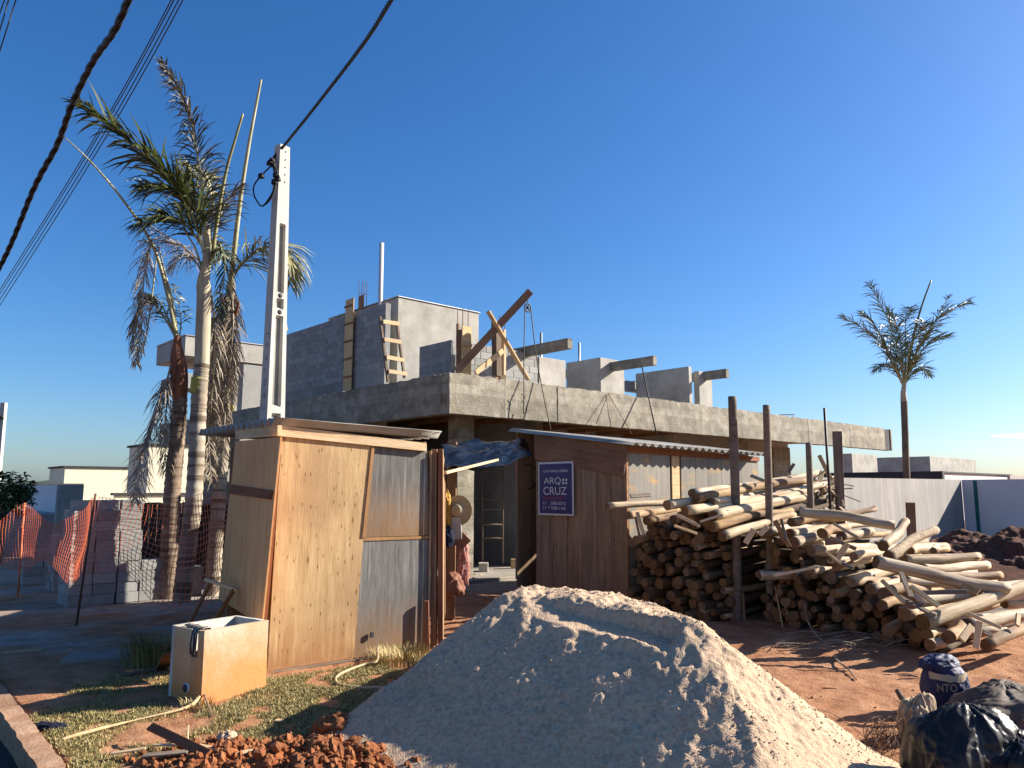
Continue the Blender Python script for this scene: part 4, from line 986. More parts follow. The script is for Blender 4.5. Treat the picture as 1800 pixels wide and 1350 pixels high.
# inner blocks stack, offcut, bricks, scaffold inside the ground floor
sc1 = thing('inner_scaffold', 'pale pipe scaffold frame standing in the dark ground floor', 'scaffold', W(870, 1000, 15.5))
for px in (848, 884): tube('upright', [W(px, 990, 15.5), W(px, 800, 15.5)], .018, M['lumber_old'], sc1, 6)
for py in (828, 878, 895, 922, 946): tube('rung', [W(848, py, 15.5), W(884, py, 15.5)], .016, M['lumber_old'], sc1, 6)
for k in range(5):
    p = W(906, 1000, 13.6); z0 = .06+k*.19
    me = chamfer(.28, .16, .185, .005); o = link('stacked_block', me, Matrix.Translation(Vector((p.x, p.y, z0+.095))), None, M['block'])
    tag(o, 'grey concrete block in the narrow stack behind the red gateway post', 'concrete block', 'blocks stacked behind the red gateway post')
p = G(898, 999, .06); me = chamfer(.12, .1, .18, .003); tag(link('wood_offcut', me, Matrix.Translation(p+Z*.09), None, M['lumber']), 'small orange wood offcut standing on the sunlit floor edge', 'wood block')
p = G(842, 1010); me = rough_box(.17, .25, .22, .05, .006, 4); tag(link('rubble_block', me, Matrix.Translation(p), None, M['conc_wall']), 'pale concrete lump at the foot of the near column', 'concrete lump')
for k in range(7):
    p = G(820+random.uniform(-5, 40), 1018+random.uniform(-4, 8)); q = p+Vector((random.uniform(-.2, .2), random.uniform(-.1, .2), random.uniform(.02, .1)))
    tag(board('scrap_wood', p+Z*.02, q, .05, .02, M[random.choice(['lumber', 'lumber_old'])], None), 'scrap of wood in the rubble under the near column', 'wood scrap', 'wood scraps under the near column')

# ================================================================== CONCRETE POLE
YP = 10.2
pole = thing('concrete_utility_pole', 'slim tapered concrete utility pole rising behind the left shed', 'utility pole', (W(476, 728, YP).x, YP, 0))
ptop = W(494, 258, YP); pbx = W(476, 728, YP)
H = ptop.z; xb = pbx.x; xt = ptop.x
faced = Vector((.80, -.60, 0)).normalized(); sided = Vector((-.60, -.80, 0)).normalized()   # lit recessed face normal; left plain face normal
ev = Vector((.60, .80, 0))     # along the lit face
# cross-section: width along ev (lit face) and depth along faced
zb = pbx.z
def pw(z): f = (z-0)/H; return .36-.20*f, .20-.07*f
V = []; Fc = []; mi = []
def section(z, rec):
    w_, d_ = pw(z); cx = xb+(xt-xb)*(z-zb)/(H-zb); c = Vector((cx+.02, YP, z))
    P = []
    for (s, t_) in ((-.5, .5), (-.26, .5), (-.22, .5-rec), (.22, .5-rec), (.26, .5), (.5, .5), (.5, -.5), (-.5, -.5)):
        P.append(c+ev*s*w_+faced*t_*d_)
    return P
zs = [(-.2, 0)]
def zpx(py): return W(482, py, YP).z
marks = [(735, 726, 1), (719, 585+0, 1), (574, 556-11, 1), (517+0, 395, 1)]
segs = []
for yb_, yt_, _ in [(1000, 727, 1), (716, 556, 1), (545, 526, 1), (517, 395, 1)]:
    segs.append((zpx(yb_), zpx(yt_)))
lv = [(-.2, 0)]
for (za, zb2) in segs:
    lv += [(za, 0), (za+.03, .34), (zb2-.03, .34), (zb2, 0)]
lv.append((H, 0))
lv.sort()
pos0 = pole.matrix_basis.translation
for z, rec in lv:
    V += [p-Vector(pos0) for p in section(z, rec)]
for i in range(len(lv)-1):
    for k in range(8):
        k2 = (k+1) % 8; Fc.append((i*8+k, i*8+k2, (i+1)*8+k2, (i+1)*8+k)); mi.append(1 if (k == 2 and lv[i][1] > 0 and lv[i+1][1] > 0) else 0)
Fc.append(tuple(range(8))[::-1]); mi.append(0); Fc.append(tuple((len(lv)-1)*8+k for k in range(8))); mi.append(0)
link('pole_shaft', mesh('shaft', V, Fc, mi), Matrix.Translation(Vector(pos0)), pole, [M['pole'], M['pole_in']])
def pole_pt(py, s=0.0, out=.0):
    z = zpx(py); w_, d_ = pw(z); cx = xb+(xt-xb)*(z-zb)/(H-zb); return Vector((cx+.02, YP, z))+ev*s*w_+faced*(d_*.5+out)
for py in (269, 283, 296, 309, 322): tube('bolt_hole', [pole_pt(py, .05, -.02), pole_pt(py, .05, .003)], .012, M['darktrim'], pole, 8)
for py in (521, 550): tube('bolt_hole', [pole_pt(py, 0, -.02), pole_pt(py, 0, .004)], .034, M['darktrim'], pole, 12)
# stamped letters down the shaded side
for k, ch in enumerate('CENTRAL'):
    py = 718-k*22
    z = zpx(py); w_, d_ = pw(z); cx = xb+(xt-xb)*(z-zb)/(H-zb); c = Vector((cx+.02, YP, z))+sided*(w_*.5+.002)
    Mx = Matrix((faced, -sided*1, Z)).transposed().to_4x4()
    X_ = Vector((-Z.cross(sided).x, -Z.cross(sided).y, 0)).normalized(); 
    Mx = Matrix((X_*-1 if X_.dot(Vector((1, 0, 0))) < 0 else X_, -sided, Z)).transposed().to_4x4(); Mx.translation = c
    Mx = Mx @ Matrix.Rotation(R(-90), 4, 'Y')
    text(ch, -.035, -.03, .06, .07, M['pole_in'], pole, Mx, 'stamped_letter', bold=.01)
# insulators and loose loop
def PP(px, py, dy=-.15): return W(px, py, YP+dy)
hw = thing('cable_clamp', 'black cable clamps and wire loop tied to the top of the concrete pole', 'cable clamp', PP(478, 290))
for (x, y, r_) in ((474, 287, .035), (478, 282, .03), (459, 310, .035), (484, 308, .03), (489, 316, .03), (483, 321, .04), (480, 291, .03)):
    blob('clamp_body', PP(x, y), (r_, r_, r_*1.1), .3, 2, M['cable'], seed=x, sub=3, parent=hw)
tube('loop_wire', [PP(476, 292), PP(460, 308), PP(447, 325), PP(446, 340), PP(452, 354), PP(462, 362), PP(478, 340), PP(484, 318), PP(480, 292)], .011, M['cable'], hw, 5, 40)
tube('loop_wire', [PP(462, 362), PP(474, 352), PP(482, 335), PP(486, 315)], .013, M['cable'], hw, 5, 16)
tube('loop_wire', [PP(478, 288), PP(486, 300), PP(492, 315)], .012, M['cable'], hw, 5, 12)
# cables
tag(twisted('twisted_cable', [PP(470, 290), PP(500, 255), W(560, 180, 8.6), W(640, 75, 6.8), W(700, -20, 5.6), W(820, -200, 4.0)], .012, M['cable_br'], None, 3, .22, 220), 'twisted dark service cable running from the concrete pole up out of the frame', 'cable')
tag(twisted('thick_cable', [W(-90, 610, 12), W(0, 468, 10.2), W(60, 330, 9.0), W(100, 255, 8.4), W(128, 180, 7.8), W(165, 105, 7.2), W(200, 55, 6.7), W(225, 0, 6.3), W(270, -120, 5.4)], .019, M['cable_br'], None, 3, .62, 260), 'thick twisted black cable bundle crossing the top left corner of the sky', 'cable')
for i, (x0, y0, x1, y1) in enumerate(((0, 505, 298, 0), (0, 512, 303, 0), (0, 521, 312, 0), (0, 531, 320, 0))):
    P0 = W(x0-100, y0+160, 24); P1 = W(x1+80, y1-150, 9); m_ = W((x0+x1)/2+6, (y0+y1)/2+9, 13.2)
    tag(tube('overhead_wire', [P0, m_, P1], .009, M['cable_br'], None, 5, 30), ['uppermost', 'second', 'third', 'lowest'][i]+' of the four parallel thin overhead wires beside the thick cable', 'overhead wire', 'parallel overhead wires')
for i, (x0, y0, x1, y1) in enumerate(((0, 22, 8, 0), (0, 52, 15, 0), (0, 88, 28, 0))):
    d = Vector((x1-x0, y1-y0)); tag(tube('corner_wire', [W(x0-d.x*4, y0-d.y*4, 12), W(x0, y0, 9), W(x1, y1, 8.7), W(x1+d.x*4, y1+d.y*4, 7)], .008, M['cable'], None, 5, 12), ['leftmost', 'middle', 'rightmost'][i]+' of the three short wires in the extreme top left corner', 'overhead wire', 'corner wires')

# ================================================================== PALMS
def frond(parent, path, nleaf, llen, mats, r0=.022, hang=.5, start=.18, seed=0, spread=1.0, n=26, name='frond', wid=.014, ragged=.15):
    if mats[0].name.startswith('dead'): wid = .0085; llen *= 1.35; nleaf = int(nleaf*1.35)
    """path world points along the rachis; leaflets both sides, drooping by hang"""
    rd = random.Random(seed*131+7); nleaf = int(nleaf*1.7); P = spline(path, n); o0 = P[0].copy(); P = [p-o0 for p in P]; V = []; Fc = []
    tube_geo(P, lambda t: r0*(1-.82*t), 5, V, Fc); nf = len(Fc); mi = [1]*nf
    for k in range(nleaf):
        t = start+(1-start)*(k+.5)/nleaf; f = t*n; i = min(int(f), n-1); p = P[i].lerp(P[i+1], f-i); tg = (P[i+1]-P[i]).normalized()
        side0 = tg.cross(Z)
        if side0.length < .2: side0 = tg.cross(Vector((0, 1, 0)))
        side0.normalize(); upv = side0.cross(tg).normalized()
        L0 = llen*(math.sin(math.pi*(.14+.80*t))**.7)*rd.uniform(.8, 1.1)
        for s in (-1, 1):
            if rd.random() < ragged: continue
            L = L0*rd.uniform(.7, 1.05)
            d = (side0*s*spread*rd.uniform(.5, 1.0)+tg*rd.uniform(.3, 1.1)+upv*rd.uniform(-.3, .4)+Vector((rd.gauss(0, .12), rd.gauss(0, .12), rd.gauss(0, .12)))).normalized()
            pts = [p]; cur = p; g = hang*rd.uniform(.6, 1.4); seg = 3
            for q in range(seg): d = (d-Z*g*(q+1)/seg).normalized(); cur = cur+d*L/seg; pts.append(cur)
            wv = d.cross(upv if rd.random() < .5 else tg)
            if wv.length < .1: wv = side0
            wv = (wv.normalized()+Vector((rd.uniform(-.4, .4),)*3)).normalized()
            ww = [wid*.5, wid*.95, wid*.7, .001]; b = len(V)
            for q in range(4): V += [pts[q]-wv*ww[q], pts[q]+wv*ww[q]]
            for q in range(3): Fc.append((b+q*2, b+q*2+1, b+q*2+3, b+q*2+2)); mi.append(0)
    return link(name, mesh(name, V, Fc, mi), Matrix.Translation(o0), parent, mats)
def trunk(parent, path, rad, mat, name='trunk', rings=True, n=60):
    P = spline(path, n); o0 = P[0].copy(); L = sum((P[i+1]-P[i]).length for i in range(n))
    # fine rings
    Q = []; nn = int(L/.03); 
    for i in range(nn+1):
        f = i/nn*n; k = min(int(f), n-1); Q.append(P[k].lerp(P[k+1], f-k)-o0)
    per = .11
    def rf(t):
        s = t*L; ph = (s % per)/per; return rad(t)*(1+(.11*(1-ph)**2 if rings else 0)+.03*mnoise.noise(Vector((s*2, 3, 1))))
    V, Fc = tube_geo(Q, rf, 14); return link(name, mesh(name, V, Fc), Matrix.Translation(o0), parent, mat, True)
M['frond_g'] = mk('greying_frond', [(.085, .08, .055), (.15, .14, .11), (.26, .24, .20)], scale=4, rough=.6, bump=.2, rnd=.2)
GR = [M['frond'], M['petiole']]; DD = [M['frond_d'], M['frond_d']]; YG = [M['frond_y'], M['petiole']]; RG = [M['frond_r'], M['petiole']]
def pth(pts, Y, dy=0.0): return [W(x, y, Y+dy*i/(len(pts)-1)) for i, (x, y) in enumerate(pts)]
Y2 = 11.2
pm = thing('palm_tree', 'tallest ragged palm with pale trunk and big fronds, middle of the three', 'palm tree', (W(325, 1040, Y2).x, Y2, 0))
pb_ = Vector((W(318, 1060, Y2).x, Y2, -.1))
trunk(pm, [pb_]+pth([(330, 960), (342, 860), (350, 700), (355, 640)], Y2), lambda t: .125-.02*t, M['trunk'])
trunk(pm, pth([(355, 642), (357, 580), (359, 520), (358, 495), (363, 460), (365, 400)], Y2), lambda t: (.108 if t < .5 else .108-.076*(t-.5)*2), M['crownshaft'], 'crownshaft', False)
trunk(pm, pth([(348, 692), (351, 664)], Y2), lambda t: .118, M['yellowband'], 'yellow_band', False, 6)
frond(pm, pth([(362, 455), (335, 370), (285, 300), (215, 240), (140, 183)], Y2, -1.0), 66, .92, GR, .03, .26, .12, 1, ragged=.04, wid=.020)
frond(pm, pth([(362, 440), (358, 360), (345, 260), (325, 180), (286, 112)], Y2, -.4), 110, .62, [M['frond_g'], M['petiole']], .024, .50, .12, 2, ragged=.04)
frond(pm, pth([(364, 440), (340, 360), (300, 330), (250, 330)], Y2, -.5), 44, .85, GR, .022, .25, .2, 3)
frond(pm, pth([(364, 430), (352, 340), (335, 290)], Y2, .8), 44, .7, YG, .022, .2, .2, 4)
frond(pm, pth([(360, 440), (330, 400), (290, 380), (245, 392)], Y2, -.6), 40, .8, GR, .020, .3, .2, 5)
frond(pm, pth([(366, 450), (385, 385), (400, 350), (418, 330)], Y2, .3), 26, .45, [M['frond_d'], M['petiole']], .018, .5, .2, 6)
frond(pm, pth([(362, 470), (330, 440), (300, 420), (262, 395)], Y2, .3), 22, .5, DD, .018, .6, .2, 7)
frond(pm, pth([(362, 480), (380, 440), (395, 450), (392, 510), (385, 560)], Y2, -.3), 30, .4, GR, .018, .6, .15, 8)
frond(pm, pth([(360, 490), (340, 455), (318, 450), (300, 470)], Y2, -.2), 22, .4, DD, .016, .7, .2, 9)
frond(pm, pth([(362, 470), (372, 400), (374, 340), (352, 300)], Y2, .2), 30, .42, YG, .018, .4, .15, 10)
frond(pm, pth([(372, 520), (378, 600), (372, 700), (368, 790)], Y2, .3), 36, .34, DD, .018, .9, .05, 11)
tube('spear_leaf', pth([(372, 460), (383, 380), (398, 300), (412, 250), (427, 200)], Y2, -.2), lambda t: .035*(1-.5*t), M['frond_y'], pm, 6, 20)
tube('bare_petiole', pth([(356, 480), (345, 440), (320, 385), (330, 300)], Y2, -.2), lambda t: .018*(1-.6*t), M['petiole'], pm, 5, 16)
# left palm
Y1 = 11.6
pl = thing('palm_tree', 'short dying palm with red brown crownshaft, leftmost of the three by the pole', 'palm tree', (W(297, 1010, Y1).x, Y1, 0), None)
trunk(pl, [Vector((W(296, 1060, Y1).x, Y1, -.1))]+pth([(298, 960), (304, 850), (312, 770), (317, 700)], Y1), lambda t: .13-.03*t, M['trunk_dk'])
trunk(pl, pth([(316, 705), (315, 660), (312, 620), (312, 590)], Y1), lambda t: .10+.045*math.sin(math.pi*min(1, t*1.2))-.05*t, M['shaft_red'], 'crownshaft', False)
tube('bare_petiole', pth([(311, 600), (295, 520), (268, 430), (215, 350), (160, 285), (112, 240)], Y1, -.8), lambda t: .035*(1-.75*t), M['petiole'], pl, 6, 30)
tube('bare_petiole', pth([(312, 595), (303, 530), (290, 480), (278, 430)], Y1, -.3), lambda t: .024*(1-.6*t), M['petiole'], pl, 6, 20)
frond(pl, pth([(312, 600), (300, 540), (282, 470), (268, 430), (254, 480), (250, 560), (245, 620)], Y1, -.4), 56, .34, DD, .022, .9, .4, 21)
frond(pl, pth([(312, 600), (290, 560), (262, 530), (240, 560), (240, 640)], Y1, -.3), 44, .38, [M['frond_d'], M['petiole']], .022, .8, .3, 22)
frond(pl, pth([(313, 610), (296, 560), (275, 525), (255, 520)], Y1, .2), 26, .42, GR, .02, .6, .25, 23)
frond(pl, pth([(308, 612), (296, 660), (272, 740), (250, 810), (238, 885)], Y1, -.5), 52, .42, DD, .022, .55, .25, 24, ragged=.05)
frond(pl, pth([(310, 640), (297, 690), (290, 750), (292, 830)], Y1, -.1), 40, .36, DD, .018, .8, .15, 25)
frond(pl, pth([(312, 612), (318, 560), (305, 500)], Y1, .3), 14, .3, GR, .016, .6, .4, 26)
tube('bare_petiole', pth([(276, 445), (262, 560), (250, 620)], Y1, .0), .012, M['petiole'], pl, 5, 10)
# third palm
Y3 = 11.9
pr_ = thing('palm_tree', 'palm wrapped in grey dead leaves, nearest the concrete pole', 'palm tree', (W(378, 1040, Y3).x, Y3, 0))
trunk(pr_, [Vector((W(372, 1060, Y3).x, Y3, -.1))]+pth([(380, 940), (390, 800), (398, 690), (403, 600)], Y3), lambda t: .11-.02*t, M['trunk'])
trunk(pr_, pth([(402, 602), (405, 560), (406, 520), (406, 495)], Y3), lambda t: .085-.02*t, M['crownshaft'], 'crownshaft', False)
trunk(pr_, pth([(399, 722), (400, 712)], Y3), lambda t: .10, M['yellowband'], 'yellow_band', False, 4)
tube('spear_leaf', pth([(405, 510), (413, 430), (424, 340), (440, 240), (459, 140)], Y3, -.5), lambda t: .048*(1-.62*t), M['petiole'], pr_, 7, 26)
frond(pr_, pth([(406, 490), (425, 465), (455, 440), (490, 432), (508, 455), (510, 500)], Y3, -.3), 66, .85, YG, .03, .7, .15, 31, ragged=.05)
frond(pr_, pth([(405, 500), (392, 450), (385, 430), (372, 470)], Y3, .2), 24, .4, GR, .018, .7, .2, 32)
for i, pts in enumerate([[(404, 500), (398, 560), (392, 640), (384, 730), (378, 800)], [(406, 505), (404, 580), (400, 660), (392, 750)], [(402, 510), (390, 570), (380, 650), (376, 730)],
                         [(407, 505), (410, 570), (405, 640), (398, 720)], [(404, 500), (396, 600), (396, 720), (388, 830)], [(402, 540), (386, 640), (370, 740), (358, 850)], [(372, 560), (376, 640), (366, 740), (372, 850)]]):
    frond(pr_, pth(pts, Y3, -.15-.08*i), 44, .36, DD, .022, .9, .04, 40+i, name='dead_frond', ragged=.05)
for i, pts in enumerate([[(396, 545), (392, 530), (386, 512)], [(410, 560), (416, 545), (420, 530)]]):
    tube('dead_sheath', pth(pts, Y3, -.2), lambda t: .04*(1-.7*t), M['shaft_red'], pr_, 6, 6)
# far right palm
Y4 = 30
pf = thing('palm_tree', 'slender green palm standing alone behind the right boundary wall', 'palm tree', (W(1594, 850, Y4).x, Y4, 0))
trunk(pf, [Vector((W(1597, 900, Y4).x, Y4, -3)), W(1594, 840, Y4), W(1591, 760, Y4), W(1589, 705, Y4)], lambda t: .125, M['trunk_far'], rings=False)
trunk(pf, pth([(1589, 706), (1588, 690), (1590, 672)], Y4), lambda t: .13-.06*t, M['crownshaft'], 'crownshaft', False, 8)
c_ = (1589, 682)
for i, (pts, dy, nl, ll) in enumerate([
    ([c_, (1580, 620), (1560, 560), (1527, 497)], -.5, 44, 1.0), ([c_, (1570, 630), (1535, 590), (1480, 556)], .3, 46, 1.1),
    ([c_, (1562, 625), (1540, 575), (1515, 550)], 1.0, 36, 1.0), ([c_, (1610, 620), (1650, 560), (1702, 530)], -.3, 46, 1.1),
    ([c_, (1605, 640), (1635, 600), (1665, 590)], .8, 36, 1.0), ([c_, (1592, 620), (1592, 560), (1600, 540)], 1.2, 36, .9),
    ([c_, (1600, 610), (1620, 580), (1625, 566)], -1, 30, .9), ([c_, (1575, 650), (1555, 640), (1540, 650)], -.6, 24, .8),
    ([c_, (1600, 660), (1620, 645), (1632, 660)], .4, 22, .7), ([c_, (1585, 620), (1575, 570), (1560, 545)], .5, 34, .9), ([c_, (1608, 625), (1640, 570), (1668, 520)], .2, 30, .8)]):
    frond(pf, pth(pts, Y4, dy), nl, ll, RG, .035, .22, .16, 60+i, wid=.021, ragged=.03)
tube('spear_leaf', pth([c_, (1604, 600), (1618, 545), (1637, 492)], Y4), lambda t: .06*(1-.5*t), M['frond_r'], pf, 5, 14)

# leafy tree far left
def leafy(name, label, c, rx, rz, n, trunk_h, ls=.16):
    t = thing(name, label, 'tree', (c.x, c.y, 0))
    tube('trunk', [Vector((c.x, c.y, -1.5)), Vector((c.x+.05, c.y, c.z-rz*.6)), Vector((c.x, c.y, c.z))], lambda s: .09-.05*s, M['trunk_far'], t, 8, 8)
    V = []; Fc = []
    for k in range(n):
        cl = Vector((random.gauss(0, 1), random.gauss(0, 1), random.gauss(0, 1))).normalized()*random.uniform(.45, 1.0)
        p0 = Vector((cl.x*rx, cl.y*rx, cl.z*rz))
        for q in range(9):
            d = (Vector((random.gauss(0, 1), random.gauss(0, 1), random.gauss(0, .6)))+cl*.6+Z*.1).normalized()
            s = d.cross(Z).normalized()*ls*.17; b = len(V); L = ls*random.uniform(.7, 1.2)
            V += [p0, p0+d*L*.4+s, p0+d*L-Z*L*.35, p0+d*L*.4-s]; Fc.append((b, b+1, b+2, b+3))
    link('crown', mesh('crown', V, Fc), Matrix.Translation(c), t, M['leaf']); return t
leafy('mango_tree', 'small leafy dark green tree at the left edge behind the orange netting', W(5, 868, 17), .62, .52, 170, 0)

# ================================================================== LEFT BACKGROUND
def bbox_at(name, label, cat, pxl, pxn, pxr, ytop, Y, dl, zlow, mat, cap=True, matl=None):
    """box house: near corner at px pxn, shaded face going back-left to pxl, lit face going right to pxr"""
    c = W(pxn, ytop, Y)
    lf = plane_hit(pxr, ytop, c, B); ll = plane_hit(pxl, ytop, c, A)
    wa = (lf-c).dot(A); wb = (ll-c).dot(B) if pxl < pxn else dl
    Mx = Matrix((A, B, Z)).transposed().to_4x4(); Mx.translation = Vector((c.x, c.y, 0))
    t = thing(name, label, cat, (c.x, c.y, zlow))
    me = chamfer(wa, wb, c.z-zlow, .01); link('walls', me, Mx @ Matrix.Translation(Vector((0, wb/2, (c.z+zlow)/2))), t, mat)
    if cap:
        me = chamfer(wa+.2, wb+.2, .1, .01); link('roof_trim', me, Mx @ Matrix.Translation(Vector((-.1, wb/2, c.z+.052))), t, M['darktrim'])
    return t
bbox_at('cream_house', 'low cream box house with thin dark roof edge behind the block stacks', 'house', 88, 114, 300, 822, 42, 4, -6, M['cream'])
t = bbox_at('cream_house', 'taller cream box house behind the left palm trunks', 'house', 228, 262, 420, 783, 36, 4, -6, M['cream'])
bbox_at('low_garden_wall', 'low cream garden wall with dark coping below the cream houses', 'wall', 200, 201, 420, 871, 30, .3, -4, M['cream'])
bbox_at('grey_garden_wall', 'pale grey garden wall with dark coping left of the block stacks', 'wall', 52, 56, 140, 855, 26, .3, -4, M['wall_blue'])
bbox_at('grey_outbuilding', 'plain grey outbuilding wall behind the block stacks', 'building', 50, 100, 145, 853, 22, 3, -3, M['wall_blue'], False)
bbox_at('rendered_garden_wall', 'grey rendered wall end standing behind the tallest block stack', 'wall', 100, 103, 148, 852, 19, .3, -2, M['conc_wall'], False)
bbox_at('dark_low_wall', 'dark low wall under the small tree at the left edge', 'wall', -60, 5, 120, 905, 20, .3, -2, M['conc_grey'], False)
# plank hoarding behind net, boards coloured near black to stand for shade
hd = thing('dark_hoarding', 'timber hoarding coloured dark for the shade behind the palm trunks', 'hoarding', W(300, 900, 14))
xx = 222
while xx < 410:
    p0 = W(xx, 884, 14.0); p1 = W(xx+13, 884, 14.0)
    slab4('hoarding_board', [Vector((p0.x, p0.y, -.2)), Vector((p1.x, p1.y, -.2)), p1+Z*random.uniform(-.02, .02), p0+Z*random.uniform(-.02, .02)], .02, M['shade_board'], hd); xx += 14
# far pole at left edge
fp = thing('far_utility_pole', 'second concrete utility pole cut by the left edge of the photo', 'utility pole', (W(2, 830, 25).x, 25, 0))
V = []; Fc = []
pp0 = W(-2, 830, 25); pp1 = W(7, 708, 25)
board('pole_shaft', Vector((pp0.x, 25, -2)), pp1, .16, .14, M['pole'], fp, up=Vector((0, -1, 0)))
for py in (718, 728, 745): tube('bolt_hole', [W(5, py, 24.9), W(5, py, 24.95)], .02, M['darktrim'], fp, 6)
blob('clamp', W(2, 735, 24.85), (.07, .05, .07), .2, 2, M['cable'], sub=2, parent=fp)
# hills
hx = np.linspace(-900, 900, 220); hy = np.array([560, 600, 640, 700, 760.])
HX, HY = np.meshgrid(hx, hy); prof = np.array([0, .75, 1, .7, .0])[:, None]
HZ = -14+prof*(19+14*(fbm(HX*.006, HY*.006, 4, 51)-.5)+4*(fbm(HX*.09, HY*.09, 3, 53)-.5))
HZ = HZ+prof*8*np.exp(-((HX+310)/70)**2)
tag(link('hills', grid_mesh('hills', HX, HY, HZ), None, None, M['hill']), kind='structure')

cm = bpy.data.materials.new('cloud'); cm.use_nodes = True; cn = cm.node_tree.nodes; cl2 = cm.node_tree.links; cn.clear()
cdf = cn.new('ShaderNodeBsdfDiffuse'); cdf.inputs[0].default_value = (.95, .95, .95, 1); ctl = cn.new('ShaderNodeBsdfTranslucent'); ctl.inputs[0].default_value = (.95, .95, .95, 1); ctr = cn.new('ShaderNodeBsdfTransparent')
ca = cn.new('ShaderNodeAddShader'); cmx = cn.new('ShaderNodeMixShader'); cmx.inputs[0].default_value = .3; co_ = cn.new('ShaderNodeOutputMaterial')
cl2.new(cdf.outputs[0], ca.inputs[0]); cl2.new(ctl.outputs[0], ca.inputs[1]); cl2.new(ctr.outputs[0], cmx.inputs[1]); cl2.new(ca.outputs[0], cmx.inputs[2]); cl2.new(cmx.outputs[0], co_.inputs[0])
bmc = bmesh.new(); bmesh.ops.create_icosphere(bmc, subdivisions=4, radius=1)
for v in bmc.verts: v.co = Vector((v.co.x*130, v.co.y*60, v.co.z*9*(1+.4*mnoise.noise(v.co*2))*(1-abs(v.co.x))**.4 if abs(v.co.x) < 1 else 0))
mec = bpy.data.meshes.new('cloud'); bmc.to_mesh(mec); bmc.free(); pcl = W(1805, 766, 2800)
tag(link('cloud', mec, Matrix.Translation(pcl), None, cm, True), kind='structure')

# ---- block stacks
def stack(label, group, base, dirv, cols, rows, jit=.02, deep=2, missing=(), lighten=False, off=.0, blk=(.30, .145, .14)):
    bl_, bh_, bt_ = blk; dirv = Vector(dirv).normalized(); nv = Vector((-dirv.y, dirv.x, 0))
    k_ = 0
    me = stack.me if hasattr(stack, 'me') else None
    if me is None:
        me = chamfer(bl_-.004, bt_-.004, bh_-.003, .005); me.materials.append(M['block']); stack.me = me
        # cavities on one face
    for r in range(rows):
        for c in range(cols):
            if (r, c) in missing: continue
            for d in range(deep):
                p = base+dirv*(c*bl_+(bl_*.0 if r % 2 else 0)+random.uniform(-jit, jit)*.4+off*r)+nv*(d*(bt_+.004)+random.uniform(-jit, jit)*.3)+Z*(bh_*(r+.5))
                Mx = Matrix((dirv, nv, Z)).transposed().to_4x4(); Mx.translation = p
                Mx = Mx @ Matrix.Rotation(random.uniform(-.03, .03), 4, 'Z')
                o = link('concrete_block', me, Mx); tag(o, f"{label}, {['first', 'second', 'third', 'fourth', 'fifth', 'sixth', 'seventh', 'eighth', 'ninth'][r]} course, {['left', 'right', 'third', 'fourth'][c]} column, {['front', 'second', 'third', 'back'][d]} row", 'concrete block', group)
sb = G(115, 1068); sb = sb+Vector((0, .0, 0))
dA = A
stack('block of the tall stack', 'blocks in the tall stepped stack', sb, dA, 2, 9, deep=4)
stack('block of the low wide stack', 'blocks in the low stack beside the tall one', sb+dA*.62+Z*0, dA, 4, 4, deep=2, missing=((3, 3),))
stack('block of the middle step', 'blocks in the middle step', sb+dA*.62+Z*.58, dA, 1, 3, deep=3)
for k_, (dx, ww) in enumerate(((.0, 1), (.31, 1), (.64, 1))):
    o = link('concrete_block', stack.me, Matrix.Translation(sb+dA*dx+Z*(.145*9+.0725)+B*.1) @ Matrix((A, B, Z)).transposed().to_4x4()); tag(o, ['left', 'middle', 'right'][k_]+' concrete block of the topmost row on the tall stack', 'concrete block')
    if k_ == 2:
        for zz in range(5, 9):
            o = link('concrete_block', stack.me, Matrix.Translation(sb+dA*(.62)+Z*(.145*zz+.0725)+B*.1) @ Matrix((A, B, Z)).transposed().to_4x4()); tag(o, 'grey block in the narrow column at the right of the tall stack', 'concrete block', 'blocks in the tall stepped stack')
sb2 = G(48, 1050)+Vector((0, .6, 0))
stack('block of the far left stack', 'blocks in the far left low stack', sb2, dA, 2, 6, deep=3)
stack('block of the left edge stack', 'blocks in the left edge stack', G(-20, 1040)+Vector((0, .8, 0)), dA, 2, 4, deep=2)

# ---- orange net
net = thing('orange_net_fence', 'torn orange plastic safety net hung on stakes from the left edge to the shed', 'net fence', G(133, 1100))
top = [W(-30, 940, 12.2), W(8, 905, 12.0), W(42, 888, 11.8), W(95, 918, 11.0), W(150, 895, 10.3), W(168, 872, 9.9), W(230, 886, 9.5), W(300, 884, 9.2), W(350, 870, 8.8), W(402, 868, 8.2)]
bot = [W(-30, 985, 11.9), W(8, 995, 11.8), W(42, 1000, 11.7), W(80, 985, 10.8), W(125, 1030, 10.1), W(150, 1010, 9.8), W(215, 1010, 9.5), W(270, 1060, 9.2), W(340, 1075, 8.8), W(388, 1035, 8.3)]
NU, NV_ = 88, 18
def resamp(P, n):
    Q = spline(P, 400); L = [0]
    for i in range(400): L.append(L[-1]+(Q[i+1]-Q[i]).length)
    out = []; k = 0
    for i in range(n+1):
        t = L[-1]*i/n
        while k < 399 and L[k+1] < t: k += 1
        out.append(Q[k].lerp(Q[k+1], (t-L[k])/max(1e-9, L[k+1]-L[k])))
    return out
Tp = resamp(top, NU)
Bq = spline(bot, 400)
Tq = spline(top, 400); Bp = []
for tpp in Tp:
    k = min(range(401), key=lambda i: (Tq[i]-tpp).length_squared); Bp.append(Bq[k])
GRD = [[Tp[i].lerp(Bp[i], (j/NV_)) + Vector((.05*mnoise.noise(Vector((i*.06, j*.12, 2))), .10*mnoise.noise(Vector((i*.07, j*.08, 5))), .05*mnoise.noise(Vector((i*.09, j*.10, 9))))) for j in range(NV_+1)] for i in range(NU+1)]
V = []; Fc = []; o0 = G(133, 1100)
